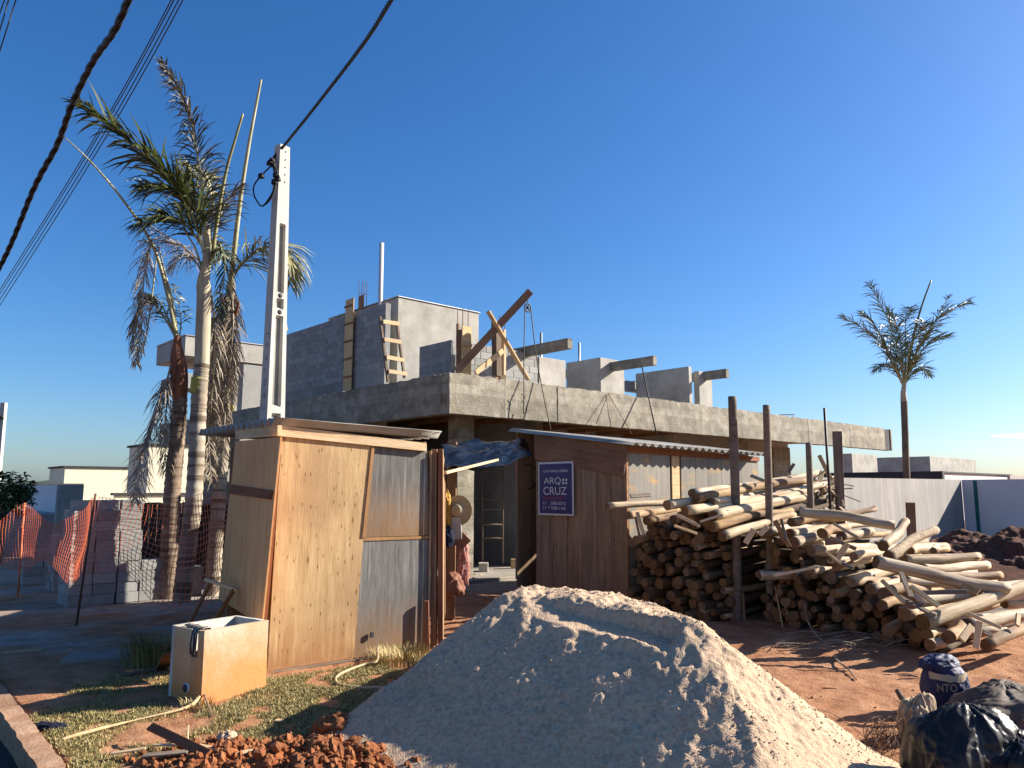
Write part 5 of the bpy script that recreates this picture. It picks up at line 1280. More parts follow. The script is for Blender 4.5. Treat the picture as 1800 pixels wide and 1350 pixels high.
def rib(p, q, r):
    d = (q-p).normalized(); u_ = d.cross(Vector((0, 1, 0))); u_ = u_.normalized() if u_.length > .01 else Vector((1, 0, 0)); v_ = d.cross(u_); b = len(V)
    for c in (p-o0, q-o0):
        for k in range(3): t = k*2.094; V.append(c+(u_*math.cos(t)+v_*math.sin(t))*r)
    for k in range(3): k2 = (k+1) % 3; Fc.append((b+k, b+k2, b+3+k2, b+3+k))
for i in range(NU+1):
    for j in range(NV_+1):
        if i < NU and random.random() > .01: rib(GRD[i][j], GRD[i+1][j], .0036)
        if j < NV_ and random.random() > .01: rib(GRD[i][j], GRD[i][j+1], .0040)
link('mesh_panel', mesh('mesh', V, Fc), Matrix.Translation(o0), net, M['net'])
tube('stake', [G(133, 1100)-Z*.1, W(168, 868, 9.85)], .014, M['rebar'], net, 6)
tube('stake', [Vector((W(35, 1010, 11.75).x, 11.75, -.1)), W(43, 884, 11.75)], .014, M['net'], net, 6)
o = board('wood_lath', G(5, 1148), G(75, 1142), .05, .02, M['lumber'], None); tag(o, 'pale lath lying in the sun strip at the left edge', 'lath')

# ================================================================== CONCRETE TANK
T0 = G(353, 1240); TR = G(467, 1211); TL = G(291, 1224)
dr = (TR-T0); dl = (TL-T0); lr = dr.length; dr.normalize(); dl2 = Vector((-dr.y, dr.x, 0)); ll = dl.length*.95
TH = plane_hit(356, 1109, T0, Vector((0, -1, 0))).z
tank = thing('concrete_tank', 'open concrete tank stained with red earth standing on the lawn before the left shed', 'concrete tank', T0)
th = .035
Mt0 = Matrix((dr, dl2, Z)).transposed().to_4x4(); Mt0.translation = T0
def wallbox(x0, y0, x1, y1, z0, z1, sd_, name='tank_wall', mat='tank'):
    me = rough_box(x1-x0, y1-y0, z1-z0, .03, .0022, sd_, freq=9)
    for v in me.vertices: v.co.z += 0
    return link(name, me, Mt0 @ Matrix.Translation(Vector((x0, (y0+y1)/2, z0))), tank, M[mat], True)
wallbox(0, 0, lr, th, -.03, TH, 1)
wallbox(0, ll-th, lr, ll, -.03, TH, 2, mat='tank_in')
wallbox(lr-th, th+.001, lr, ll-th-.001, -.03, TH, 3, mat='tank_in')
# left wall with a notch at the top near the front and pipe hole
ny0 = th+.045; ny1 = ny0+.085
wallbox(0, th+.001, th, ny0, -.03, TH-.003, 4); wallbox(0, ny1, th, ll-th-.001, -.03, TH-.003, 5)
wallbox(0, ny0, th, ny1, -.03, TH*.62, 6)
wallbox(th, th, lr-th, ll-th, .0, .05, 7, 'tank_floor', 'tank_in')
pr0 = Mt0 @ Vector((.002, ny1+.02, .10))
o = tube('drain_pipe', [pr0-dr*.02, pr0+dr*.02], .036, M['pvc'], tank, 14); tube('drain_hole', [pr0-dr*.0235, pr0-dr*.0205], .030, M['darktrim'], tank, 14)
text('MK', lr*.42, TH*.30, .03, .13, M['tank'], tank, Mt0 @ Matrix.Translation(Vector((0, -.004, 0))), 'stamp') if False else None
# striped cloth hanging over the notch
V = []; Fc = []; cw = 14; prof = [(.25, TH-.20), (.16, TH-.06), (.085, TH+.012), (.035, TH+.012), (.012, TH-.005), (-.008, TH-.03), (-.014, TH*.8), (-.012, TH*.66)]
for i, (x, z) in enumerate(prof):
    for j in range(cw+1):
        y = ny0-.02+(ny1-ny0+.16*(1 if i < 4 else .0)+.03)*j/cw
        if i >= 4: y = ny0+.004+(ny1-ny0-.008)*j/cw
        V.append(Vector((x+.012*mnoise.noise(Vector((j*.9, i*.6, 2))), y, z+.012*mnoise.noise(Vector((j*.7, i, 7))))))
for i in range(len(prof)-1):
    for j in range(cw): a_ = i*(cw+1)+j; Fc.append((a_, a_+1, a_+cw+2, a_+cw+1))
Mc = Mt0 @ Matrix.Rotation(R(0), 4, 'Z')
o = link('striped_cloth', mesh('cloth', V, Fc), Mc, None, None, True)
M['stripe'] = twocol('striped_cloth', (.018, .018, .022), (.42, .36, .30), 1, 30); o.data.materials.append(M['stripe'])
o.modifiers.new('s', 'SOLIDIFY').thickness = .006
tag(o, 'black and beige striped cloth draped through the notch of the concrete tank', 'cloth')
# things on the ground
o = tube('long_stick', [G(106, 1304)+Z*.012, G(170, 1288)+Z*.02, G(240, 1270)+Z*.018, G(325, 1252)+Z*.03, G(350, 1240)+Z*.06], lambda t: .010+.004*math.sin(t*9), M['lumber'], None, 6, 24); tag(o, 'long thin pale stick lying on the lawn and touching the tank corner', 'stick')
o = board('thin_stick', G(373, 1262)+Z*.01, G(357, 1236)+Z*.08, .015, .010, M['lumber_dk'], None); tag(o, 'short splinter leaning on the near corner of the tank', 'stick')
o = tube('garden_hose', [G(690, 1213)+Z*.02, G(650, 1214)+Z*.02, G(610, 1210)+Z*.015, G(592, 1203)+Z*.012, G(592, 1193)+Z*.015, G(610, 1183)+Z*.02, G(640, 1174)+Z*.03, G(662, 1172)+Z*.05, G(663, 1158)+Z*.10], .012, M['hose'], None, 8, 60); tag(o, 'cream garden hose looped on the ground beside the sand pile', 'hose')
me = rough_box(.62, .42, .05, .05, .006, 8)
o = link('manhole_slab', me, Matrix.Translation(G(118, 1158)) @ Matrix.Rotation(R(14), 4, 'Z') @ Matrix.Translation(Vector((0, .0, -.02))), None, M['pave'], True); tag(o, 'flat concrete cover slab lying in shade left of the tank', 'concrete slab')
o = board('short_plank', G(214, 1190)+Z*.02, G(274, 1180)+Z*.02, .05, .02, M['lumber_old'], None); tag(o, 'short grey plank lying in the shade left of the tank', 'plank')
o = board('leaning_board', G(283, 1176)+Z*.0, W(297, 1148, 6.6), .09, .02, M['lumber_dk'], None); tag(o, 'small board leaning behind the left corner of the tank', 'board')
blob('black_rag', G(80, 1280)+Z*.01, (.10, .05, .02), .35, 2, M['darkblue'], 'small black plastic rag on the lawn next to the kerb', 'rag', 9, 4)
# wood chips at bottom, each told apart
o = board('bark_plank', G(262, 1306)+Z*.10, G(365, 1348)+Z*.07, .055, .018, M['lumber_red'], None, roll=R(35)); tag(o, 'reddish splintered plank lying diagonally on the red soil', 'plank')
for i, (x0, y0, x1, y1, w_, mt, lb) in enumerate([
    (268, 1325, 330, 1327, .02, 'lumber', 'thin pale splinter lying level behind the reddish plank'), (345, 1326, 385, 1336, .05, 'lumber', 'pale wood chip right of the reddish plank'),
    (250, 1344, 330, 1340, .06, 'lumber_old', 'grey wood chip at the bottom edge before the reddish plank'), (195, 1340, 255, 1334, .03, 'lumber', 'pale strip of wood left of the red soil'),
    (405, 1344, 450, 1336, .05, 'lumber', 'pale wood chip at the bottom edge near the white stone'), (330, 1290, 328, 1326, .012, 'lumber', 'thin upright splinter in the red soil')]):
    o = board('wood_chip', G(x0, y0)+Z*.05, G(x1, y1)+Z*.06, w_, .012, M[mt], None); tag(o, lb, 'wood chip')
blob('white_stone', G(398, 1313)+Z*.05, (.05, .04, .04), .25, 2, M['sand'], 'pale lump of dried plaster on the red soil', 'plaster lump', 12, 4)
for i, (x, y, s) in enumerate(((590, 1300, .12), (615, 1290, .10), (560, 1335, .09), (500, 1322, .06), (640, 1338, .07))):
    blob('soil_clod', G(x, y)+Z*.04, (s, s*.8, s*.7), .35, 2.2, M['soil_red'], ['large red clod', 'tall red clod', 'low red clod', 'small red clod', 'red clod'][i]+[' at the left foot of the sand pile', ' touching the sand pile foot', ' at the bottom edge left of the sand', ' in the middle of the red soil patch', ' half covered by pale sand crumbs'][i], 'soil clod', 20+i, 4)
o = board('dry_chip', G(484, 1271)+Z*.02, G(496, 1272)+Z*.02, .05, .01, M['lumber'], None); tag(o, 'small pale chip on the lawn before the sand pile', 'wood chip')

# ================================================================== LOG STACKS
def log_mesh(L, r, seed, rough=0, side=None):
    rd = random.Random(seed); V = []; Fc = []; mi = []; n = 16; seg = 14
    b1, b2 = rd.uniform(-.03, .03), rd.uniform(-.03, .03); tp_ = rd.uniform(.74, .95)
    kn_ = [(rd.uniform(.1, .9), rd.uniform(0, 6.28), rd.uniform(.08, .2)) for _ in range(4)]
    for i in range(n+1):
        t = i/n; cy = b1*math.sin(t*math.pi)*L*.7+.012*math.sin(t*8+seed); cz = b2*math.sin(t*math.pi*.9)*L*.5
        for k in range(seg):
            a = 2*math.pi*k/seg; nn = mnoise.noise(Vector((t*L*3+seed*3, math.cos(a)*1.2, math.sin(a)*1.2)))
            rr = r*(1+(tp_-1)*t)*(1+(.09+.1*rough)*nn)
            for kt, ka, kh in kn_:
                dd = ((t-kt)*L/.06)**2+((math.atan2(math.sin(a-ka), math.cos(a-ka)))/.35)**2
                rr += r*kh*math.exp(-dd)
            e = .02*mnoise.noise(Vector((seed, math.cos(a)*2, math.sin(a)*2))) if i in (0, n) else 0
            V.append(Vector((t*L+e, cy+rr*math.cos(a), cz+rr*math.sin(a))))
    for i in range(n):
        for k in range(seg): k2 = (k+1) % seg; Fc.append((i*seg+k, (i+1)*seg+k, (i+1)*seg+k2, i*seg+k2)); mi.append(0)
    c0 = len(V); V.append(Vector((0-.003, 0, 0))); c1 = len(V); V.append(Vector((L+.003, 0, 0)))
    # offset ends to bend centre
    V[c0] = sum((V[k] for k in range(seg)), Vector())/seg; V[c1] = sum((V[n*seg+k] for k in range(seg)), Vector())/seg
    for k in range(seg): k2 = (k+1) % seg; Fc.append((c0, k, k2)); mi.append(1); Fc.append((c1, n*seg+k2, n*seg+k)); mi.append(1)
    me = mesh('log', V, Fc, mi); me.polygons.foreach_set('use_smooth', [q == 0 for q in mi])
    me.materials.append(M[side or ('log_rough' if rough else 'log')]); me.materials.append(M['log_end']); return me
LMS = ([(a, b*.84) for a, b in [(3.0, .058), (3.2, .066), (2.8, .050), (3.1, .074), (2.9, .062), (2.6, .055), (3.3, .070), (2.7, .046), (3.0, .080), (2.4, .060), (3.2, .052), (2.5, .068), (3.0, .040), (2.7, .040), (2.9, .085)]])
LM = [(L, r, log_mesh(L, r, i*5+3)) for i, (L, r) in enumerate(LMS)]
LMT = [(L, r, log_mesh(L, r, i*5+9, 0, 'log_tan')) for i, (L, r) in enumerate(LMS)]
LMD = [(L, r, log_mesh(L, r, i*5+4, 0, 'log_shade')) for i, (L, r) in enumerate(LMS)]
SHc = 0
def put_log(p, d, me, roll=None, name='timber_log'):
    Mx = frame(p, p+d, Z) @ Matrix.Rotation(random.uniform(0, 6.28) if roll is None else roll, 4, 'X'); return link(name, me, Mx)
Lbase = C0+A*-.05          # shed corner foot
Nn = -B                    # towards the viewer-right along the end faces
def top_h(c):
    if c < .25: return .95
    if c < 1.6: return 1.15+.30*min(1, (c-.25)/.9)
    if c < 2.1: return 1.22-.15*(c-1.7)/.4
    return max(.18, 1.07-(c-2.1)*.42)
nl_ = 0
def ORD(n):
    return ['first', 'first', 'second', 'third', 'fourth', 'fifth', 'sixth', 'seventh', 'eighth', 'ninth', 'tenth', 'eleventh', 'twelfth', 'thirteenth', 'fourteenth', 'fifteenth', 'sixteenth', 'seventeenth', 'eighteenth', 'nineteenth', 'twentieth'][max(0, min(n, 20))]
c_ = .12
placed = []; ccol = 0; was_low = False
while c_ < 3.95:
    h = 0; k_ = 0; mx = top_h(c_); ccol = ccol+1 if (c_ < 1.6 or was_low) else 1; was_low = c_ > 1.6
    z = .06
    while z < mx:
        top_ = z > mx-.16
        L_, r_, me = random.choice((LM if random.random() < .6 else LMT) if (top_ or random.random() < .15) else LMD)  # logs below the top mostly take the shade-darkened copy
        a0 = random.uniform(-.13, .28)+(max(.05, .50-(c_-1.7)*.22) if c_ > 1.6 else 0)
        p = Lbase+Nn*(c_+random.uniform(-.035, .035))+A*a0+Z*(z+random.uniform(-.02, .02))
        tilt = .02+.065*(z/1.45) if c_ < 1.6 else random.uniform(-.03, .03)
        d = (A+Nn*random.uniform(-.06, .06)+Z*(tilt+random.uniform(-.03, .03))).normalized()
        if c_ >= 1.6: d = (A+Nn*random.uniform(-.12, .12)+Z*random.uniform(-.07, .05)).normalized()
        o = put_log(p, d, me)
        k_ += 1; ci = ccol
        tall = c_ < 1.6
        lab = (f"log in the {'tall' if tall else 'low'} stack, {ORD(ci)} row from the {'shed' if tall else 'thick post'}, {ORD(k_)} log up", 'logs of the tall stack' if tall else 'logs of the low stack')
        if top_: lab = (f"sunlit {'tall' if tall else 'low'} stack top log, {ORD(ci)} row from the {'shed' if tall else 'post'}, {ORD(k_)} up", lab[1])
        tag(o, lab[0], 'log', lab[1]); nl_ += 1
        z += r_*1.8+random.uniform(.0, .05)
    c_ += random.uniform(.105, .13)
    if 1.48 < c_ < 1.70: c_ = 1.72
print('LOGS', nl_)
# individual logs that catch the eye
EL = [
 # x0,y0,Y0, x1,y1,Y1, radius, rough, label
 (1068, 888, 10.2, 1255, 876, 11.0, .052, 0, 'long pale log sticking out furthest left from the tall stack'),
 (1103, 906, 9.9, 1190, 893, 10.6, .058, 0, 'short pale log under the log that sticks out furthest left'),
 (1172, 890, 9.35, 1320, 872, 10.4, .070, 0, 'pale log with shaded end just left of the thick post, lower of two'),
 (1205, 897, 9.2, 1420, 862, 11.0, .068, 0, 'orange tinted log passing behind the thick post near the top of the stack'),
 (1222, 878, 9.45, 1418, 846, 11.4, .068, 0, 'second highest log of the tall stack'),
 (1215, 868, 9.9, 1440, 830, 12.0, .072, 0, 'highest sunlit log of the tall stack'),
 (1255, 908, 9.25, 1425, 876, 11.0, .075, 0, 'whitest log below the orange tinted log of the tall stack'),
 (1250, 925, 9.15, 1390, 898, 10.4, .066, 0, 'pale log below the whitest log of the tall stack'),
 (1270, 945, 9.1, 1395, 906, 10.2, .064, 0, 'lowest sunlit log of the tall stack beside the thick post'),
 (1405, 898, 9.3, 1572, 923, 9.0, .066, 0, 'long tan log lying across the top of the low stack'),
 (1390, 917, 9.2, 1480, 908, 9.9, .06, 0, 'stubby pale log under the long tan log'),
 (1388, 938, 9.0, 1490, 925, 9.9, .07, 0, 'thick white log with dark end left of the low stack top'),
 (1395, 953, 8.9, 1470, 938, 9.5, .072, 0, 'split pale log below the thick white log'),
 (1444, 937, 8.7, 1475, 930, 9.0, .066, 0, 'very short log with round dark end in the middle of the low stack'),
 (1478, 943, 8.6, 1530, 936, 9.2, .06, 0, 'short white log below the long tan log'),
 (1552, 960, 8.1, 1592, 918, 8.9, .062, 0, 'short thick log pointing up to the right at the peak of the low stack'),
 (1562, 978, 8.2, 1642, 932, 9.3, .062, 1, 'rough scaly log pointing up to the right beside the short thick log'),
 (1500, 978, 8.6, 1560, 966, 9.2, .055, 0, 'pale log with dark end left of the pointing logs'),
 (1590, 984, 9.2, 1718, 978, 9.6, .066, 0, 'white log with a dark knot lying level behind the long descending log'),
 (1640, 968, 10.0, 1645, 962, 10.5, .05, 0, 'short log end behind the rough scaly log'),
 (1600, 968, 9.8, 1648, 964, 10.2, .055, 0, 'pale log just below the rough scaly log'),
 (1620, 1000, 9.0, 1735, 992, 9.6, .062, 0, 'tan log right under the white log with the knot'),
 (1640, 1014, 8.8, 1757, 1012, 9.2, .06, 0, 'split pale log at the far right, third below the rough scaly log'),
 (1540, 986, 7.9, 1770, 1034, 8.0, .075, 0, 'longest log running down to the right over the low stack'),
 (1590, 1022, 8.3, 1690, 1027, 8.5, .065, 0, 'grey log in the shade under the longest descending log'),
 (1565, 1036, 8.1, 1630, 1036, 8.4, .065, 0, 'thick pale log stub under the longest descending log'),
 (1600, 1060, 7.7, 1850, 1028, 8.6, .082, 0, 'thick pale log crossed by a scrap lath at the right'),
 (1622, 1097, 7.4, 1850, 1020, 8.6, .082, 0, 'biggest foreground log rising to the right edge of the photo'),
 (1550, 1062, 7.9, 1590, 1056, 8.3, .06, 0, 'short log with sunlit top left of the thick crossed log'),
 (1640, 1090, 7.7, 1760, 1056, 8.6, .068, 0, 'log right under the biggest foreground log'),
 (1628, 1113, 7.4, 1656, 1108, 7.7, .058, 0, 'short stub under the end of the biggest foreground log'),
 (1668, 1122, 7.2, 1695, 1098, 7.7, .066, 0, 'log end with a dark shadow across it at the lower right'),
 (1636, 1134, 7.15, 1660, 1128, 7.4, .058, 0, 'lowest log stub at the front foot of the log pile'),
 (1700, 1100, 7.6, 1830, 1075, 8.1, .08, 0, 'sunlit log between the foreground log and the lowest right log'),
 (1732, 1135, 7.0, 1850, 1085, 7.9, .060, 0, 'lowest log at the right edge with its cut end towards us'),
 (1700, 1112, 7.5, 1770, 1108, 7.6, .05, 0, 'thin log lying low between two foreground logs'),
 (1765, 1062, 8.3, 1850, 1058, 8.6, .05, 0, 'log stub cut off by the right edge of the photo'),
 (1560, 1110, 7.9, 1605, 1085, 8.4, .068, 0, 'log with reddish end at the lower front of the low stack'),
 (1425, 1004, 8.7, 1470, 1002, 9.0, .055, 0, 'log with a bright sunlit patch in the face of the low stack'),
 (1335, 1012, 9.2, 1440, 1008, 9.3, .060, 0, 'brown squared log lying level in the shade right of the thick post'),
 (1465, 1044, 8.4, 1520, 1028, 8.8, .05, 0, 'split half log in the shaded face of the low stack'),
]
for i, (x0, y0, Ya, x1, y1, Yb, r_, rg, lb) in enumerate(EL):
    p0 = W(x0, y0, Ya); p1 = W(x1, y1, Yb); L_ = (p1-p0).length
    o = put_log(p0, (p1-p0).normalized(), log_mesh(L_, r_*.9, 200+i*3, rg, 'log_tan' if (i % 3 == 1 and not rg) else None)); tag(o, lb, 'log')
# posts
def rpost(px0, py0, Yv, px1, py1, r, label, mat='lumber_old', sq=False):
    q0 = W(px0, py0, Yv); q0.z = -.15; p1 = W(px1, py1, Yv)
    if sq: o = board('stack_post', q0, p1, r*2, r*1.6, M[mat], None, up=Vector((0, -1, 0)))
    else: o = tube('stack_post', [q0, q0.lerp(p1, .5)+Vector((.012, 0, 0)), p1], lambda t: r*(1-.08*t+.03*math.sin(t*11)), M[mat], None, 12, 20)
    return tag(o, label, 'post')
P1g = G(1296, 1090)
rpost(1296, 1090, P1g.y, 1287, 697, .060, 'thick front post of the log stack, standing alone on the left')
pbd = thing('post_foot_boards', 'two short boards nailed round the foot of the thick front post', 'boards', P1g)
board('foot_board', P1g+Vector((-.07, -.02, 0)), P1g+Vector((-.06, 0, .34)), .07, .02, M['lumber_dk'], pbd, up=Vector((0, -1, 0)), roll=0)
board('foot_board', P1g+Vector((.075, -.02, 0)), P1g+Vector((.07, 0, .33)), .05, .02, M['lumber_dk'], pbd, up=Vector((0, -1, 0)))
rpost(1352, 1060, 9.75, 1347, 712, .050, 'second round post of the log stack')
rpost(1424, 1000, 10.5, 1421, 778, .044, 'third and lowest post of the log stack')
rpost(1480, 1000, 11.1, 1471, 758, .052, 'squared post at the far right of the log stack', sq=True)
o = tube('iron_bar', [W(1462, 930, 10.9), W(1449, 717, 10.9)], .018, M['iron'], None, 6); tag(o, 'thin dark iron bar standing between the two rightmost posts', 'iron bar')
o = board('upright_board', Vector((W(1600, 950, 11).x, 11, 0)), W(1600, 883, 11), .13, .03, M['lumber_dk'], None, up=Vector((0, -1, 0))); tag(o, 'dark brown board standing upright before the boundary wall', 'board')
# scrap laths thrown on the stacks
SCR = [(1108, 872, 9.9, 1143, 870, 10.1, .05), (1120, 900, 9.7, 1132, 940, 9.6, .05), (1117, 908, 9.6, 1125, 946, 9.6, .03), (1190, 905, 9.1, 1230, 925, 9.1, .04), (1185, 924, 9.0, 1225, 938, 9.0, .03), (1230, 918, 9.1, 1270, 905, 9.2, .03),
       (1320, 836, 10.6, 1344, 846, 10.4, .05), (1386, 830, 11.8, 1396, 815, 11.8, .05), (1362, 915, 8.9, 1388, 962, 8.8, .05), (1310, 955, 8.9, 1325, 930, 8.9, .06), (1335, 940, 8.8, 1350, 925, 8.8, .06), (1373, 912, 8.9, 1382, 950, 8.8, .03),
       (1440, 800, 11.6, 1462, 845, 11.5, .06), (1430, 842, 11.4, 1450, 870, 11.3, .06), (1425, 860, 11.3, 1470, 845, 11.4, .05), (1440, 870, 11.2, 1475, 850, 11.3, .03), (1420, 860, 11.2, 1440, 875, 11.2, .05), (1430, 885, 11.0, 1480, 860, 11.3, .04),
       (1445, 828, 11.5, 1440, 850, 11.4, .07), (1455, 890, 11.0, 1470, 862, 11.2, .05), (1425, 895, 10.9, 1465, 885, 11.0, .05),
       (1500, 906, 10.2, 1523, 897, 10.3, .03), (1505, 915, 10.0, 1525, 910, 10.1, .03), (1450, 952, 8.4, 1480, 950, 8.3, .08), (1458, 945, 8.3, 1505, 965, 8.2, .04), (1470, 985, 8.1, 1490, 955, 8.2, .06),
       (1452, 970, 8.1, 1480, 992, 8.0, .03), (1465, 920, 8.6, 1510, 946, 8.4, .03), (1583, 1006, 7.7, 1602, 1050, 7.5, .05), (1600, 1030, 7.5, 1650, 1066, 7.3, .05), (1550, 1020, 7.7, 1590, 1060, 7.5, .04), (1580, 1048, 7.6, 1635, 1078, 7.3, .05),
       (1620, 1042, 7.5, 1700, 1040, 7.5, .04), (1690, 1030, 7.6, 1720, 1042, 7.5, .10), (1700, 1078, 7.2, 1760, 1104, 7.1, .03), (1715, 1140, 6.95, 1722, 1092, 7.0, .05), (1690, 1125, 7.0, 1708, 1100, 7.1, .06), (1788, 1100, 7.2, 1790, 1080, 7.3, .04),
       (1360, 1012, 8.6, 1440, 996, 8.6, .03), (1460, 1006, 8.3, 1500, 986, 8.2, .03), (1580, 1068, 7.5, 1625, 1062, 7.4, .02), (1538, 890, 9.8, 1500, 905, 9.6, .03), (1728, 1110, 7.0, 1745, 1118, 7.0, .04), (1480, 990, 8.0, 1500, 1000, 7.9, .03)]
SCR_N = []
pls = ['near the top of the tall stack', 'on the left flank of the tall stack', 'between the posts', 'on the low stack', 'among the foreground logs at the right']
for i, (x0, y0, Ya, x1, y1, Yb, w_) in enumerate(SCR):
    o = board('scrap_lath', W(x0, y0, Ya), W(x1, y1, Yb), w_, .022, M[random.choice(['lumber', 'lumber', 'lumber_dk', 'lumber_old'])], None, up=Vector((random.uniform(-.3, .3), -1, .4)))
    z_ = 1 if x0 < 1300 and y0 > 860 else 2 if 1415 < x0 < 1500 and y0 < 900 else 3 if x0 < 1560 and y0 > 900 else 4 if x0 >= 1560 else 0
    tag(o, ORD(sum(1 for q in SCR_N if q == z_)+1)+' scrap lath '+pls[z_]+(', broad' if w_ > .045 else ', thin'), 'wood scrap', 'scrap laths '+pls[z_]); SCR_N.append(z_)
for i in range(46):   # small splintery rubbish between the two right posts
    x = random.uniform(1424, 1482); y = random.uniform(838, 905); p = W(x, y, 11.3+random.uniform(-.3, .3)); q = p+Vector((random.uniform(-.25, .25), random.uniform(-.2, .2), random.uniform(-.13, .13)))
    o = board('splinter', p, q, random.uniform(.02, .05), .015, M[random.choice(['lumber', 'log', 'lumber_old'])], None); tag(o, 'wood splinter in the rubbish heap between the two rightmost posts', 'wood scrap', 'splinters between the rightmost posts')
for i, (x0, y0, x1, y1) in enumerate(((1368, 1090, 1352, 1018), (1376, 1102, 1362, 1030), (1390, 1100, 1370, 1028), (1183, 1072, 1190, 1015))):
    o = tube('thin_batten', [G(x0, y0), W(x1, y1, G(x0, y0).y+.25)], .009, M['lumber'], None, 5); tag(o, ['leftmost', 'middle', 'rightmost', 'lone'][i]+' thin batten leaning on the shaded face of the '+('low' if i < 3 else 'tall')+' stack', 'batten')
# dry palm debris lying before the stack
for i in range(34):
    x = random.uniform(1340, 1560); y = random.uniform(1118, 1155); p = G(x, y)+Z*.02; an = random.uniform(-.5, .5); L_ = random.uniform(.25, .8)
    q = p+Vector((math.cos(an)*L_, math.sin(an)*L_, random.uniform(.0, .05)))
    o = tube('dry_stalk', [p, p.lerp(q, .5)+Z*random.uniform(.01, .08), q], lambda t: .006*(1-.6*t), M['frond_d'], None, 4, 6); tag(o, f"{'long' if L_ > .55 else 'short'} dry stalk before the low stack, {'left' if x < 1410 else 'middle' if x < 1490 else 'right'} part, {'near' if y > 1137 else 'far'} side", 'dry stalk', 'dry stalks before the low stack')
o = tube('dry_branch', [G(1465, 1160)+Z*.03, G(1478, 1172)+Z*.03, G(1492, 1182)+Z*.025, G(1506, 1197)+Z*.01], lambda t: .011*(1-.5*t), M['frond_d'], None, 5, 14); tag(o, 'crooked dry twig on the sunlit red ground before the log pile', 'twig')
o = tube('curved_stalk', [G(1432, 1075), G(1420, 1110)+Z*.3, G(1422, 1110)+Z*.1, G(1450, 1128), G(1462, 1090)], .014, M['frond_d'], None, 5, 24); tag(o, 'curved dry palm stalk standing before the shaded low stack', 'palm stalk')
o = tube('small_twig', [G(1446, 1212)+Z*.01, G(1470, 1212)+Z*.01], .005, M['rebar'], None, 4); tag(o, 'tiny straight twig lying on the red ground right of the sand', 'twig')

# ================================================================== RIGHT: earth bank, walls, houses
def heap(name, label, x0, x1, y0, y1, f, mat, d=.035):
    X_, Y_ = np.meshgrid(np.arange(x0, x1, d), np.arange(y0, y1, d)); return tag(link(name, grid_mesh(name, X_, Y_, f(X_, Y_)), None, None, M[mat]), label, 'earth heap')
def f1(x, y):
    cx = [(8.2, 14.2, .95), (10.0, 13.8, 1.05), (7.4, 13.0, .65), (9.0, 12.8, .9), (10.6, 12.6, .95), (8.6, 13.4, 1.0), (12.2, 14.2, 1.1), (6.9, 12.0, .35), (8.0, 11.2, .3)]
    acc = 0
    for a_, b_, h_ in cx: acc = acc+np.exp((h_-.55*np.sqrt((x-a_)**2+(y-b_)**2+.02))*9)
    z = np.log(acc)/9; return np.maximum(z+.30*(fbm(x*2.5, y*2.5, 5, 61)-.5)+.14*(fbm(x*9, y*9, 4, 63, .6)-.5), -.1)
heap('earth_heap', 'lumpy heap of dark red earth between the log pile and the boundary wall', 5.2, 14, 9.5, 16.8, f1, 'soil_dark')
def wall_run(name, label, c, r, h0, mat, t=.15, zlow=-.5, trim=None):
    x = (r-c); L_ = x.length; x.normalize(); y = Z.cross(x)
    Mx = Matrix((x, y, Z)).transposed().to_4x4(); Mx.translation = Vector((c.x, c.y, 0))
    th_ = thing(name, label, 'wall', (c.x, c.y, 0)); me = rough_box(L_, t, h0-zlow, .25, .002, 3, freq=1); link('wall_face', me, Mx @ Matrix.Translation(Vector((0, t/2, zlow))), th_, mat)
    return th_, Mx, L_
cr = W(1690, 845, 21.0); zc_ = cr.z
cl_ = plane_hit(1400, 845, cr, B); 
c2 = cr.copy()
wall_run('boundary_wall', 'sunlit pale rendered boundary wall behind the log pile', cl_, cr, zc_, M['wall_white'])
near = cr-B*9.0
tR, Mx, L_ = wall_run('boundary_wall', 'shaded smooth grey boundary wall at the right edge', cr+A*.01, near+A*.01, zc_+.03, M['wall_blue'], t=.15)
tp0 = cr-B*.28+A*-.006
slab4('teal_strip', [Vector((tp0.x, tp0.y, 0)), Vector(((tp0-B*.09).x, (tp0-B*.09).y, 0)), Vector(((tp0-B*.09).x, (tp0-B*.09).y, zc_)), Vector((tp0.x, tp0.y, zc_))], .008, M['teal'], tR)
bbox_at('grey_house', 'flat grey box house behind the right boundary wall, right of the far palm', 'house', 1541, 1634, 1714, 802, 48, 5, -2, M['conc_wall'], False)
bbox_at('grey_house', 'grey box house directly under the far end of the concrete slab', 'house', 1470, 1497, 1541, 797, 44, 5, -2, M['conc_wall'], False)
bbox_at('dark_low_building', 'low dark parapet running behind the pale boundary wall', 'building', 1440, 1656, 1660, 828, 34, 3, -2, M['darktrim'], False)
bbox_at('pale_low_building', 'long low pale building just above the right boundary wall', 'building', 1650, 1656, 1775, 832, 40, 3, -2, M['wall_blue'])
bbox_at('pale_low_building', 'far low pale wall at the extreme right horizon', 'building', 1770, 1775, 1900, 835, 46, 3, -2, M['wall_white'], False)
# bollard-like tiny lamps not built (under 4 px)

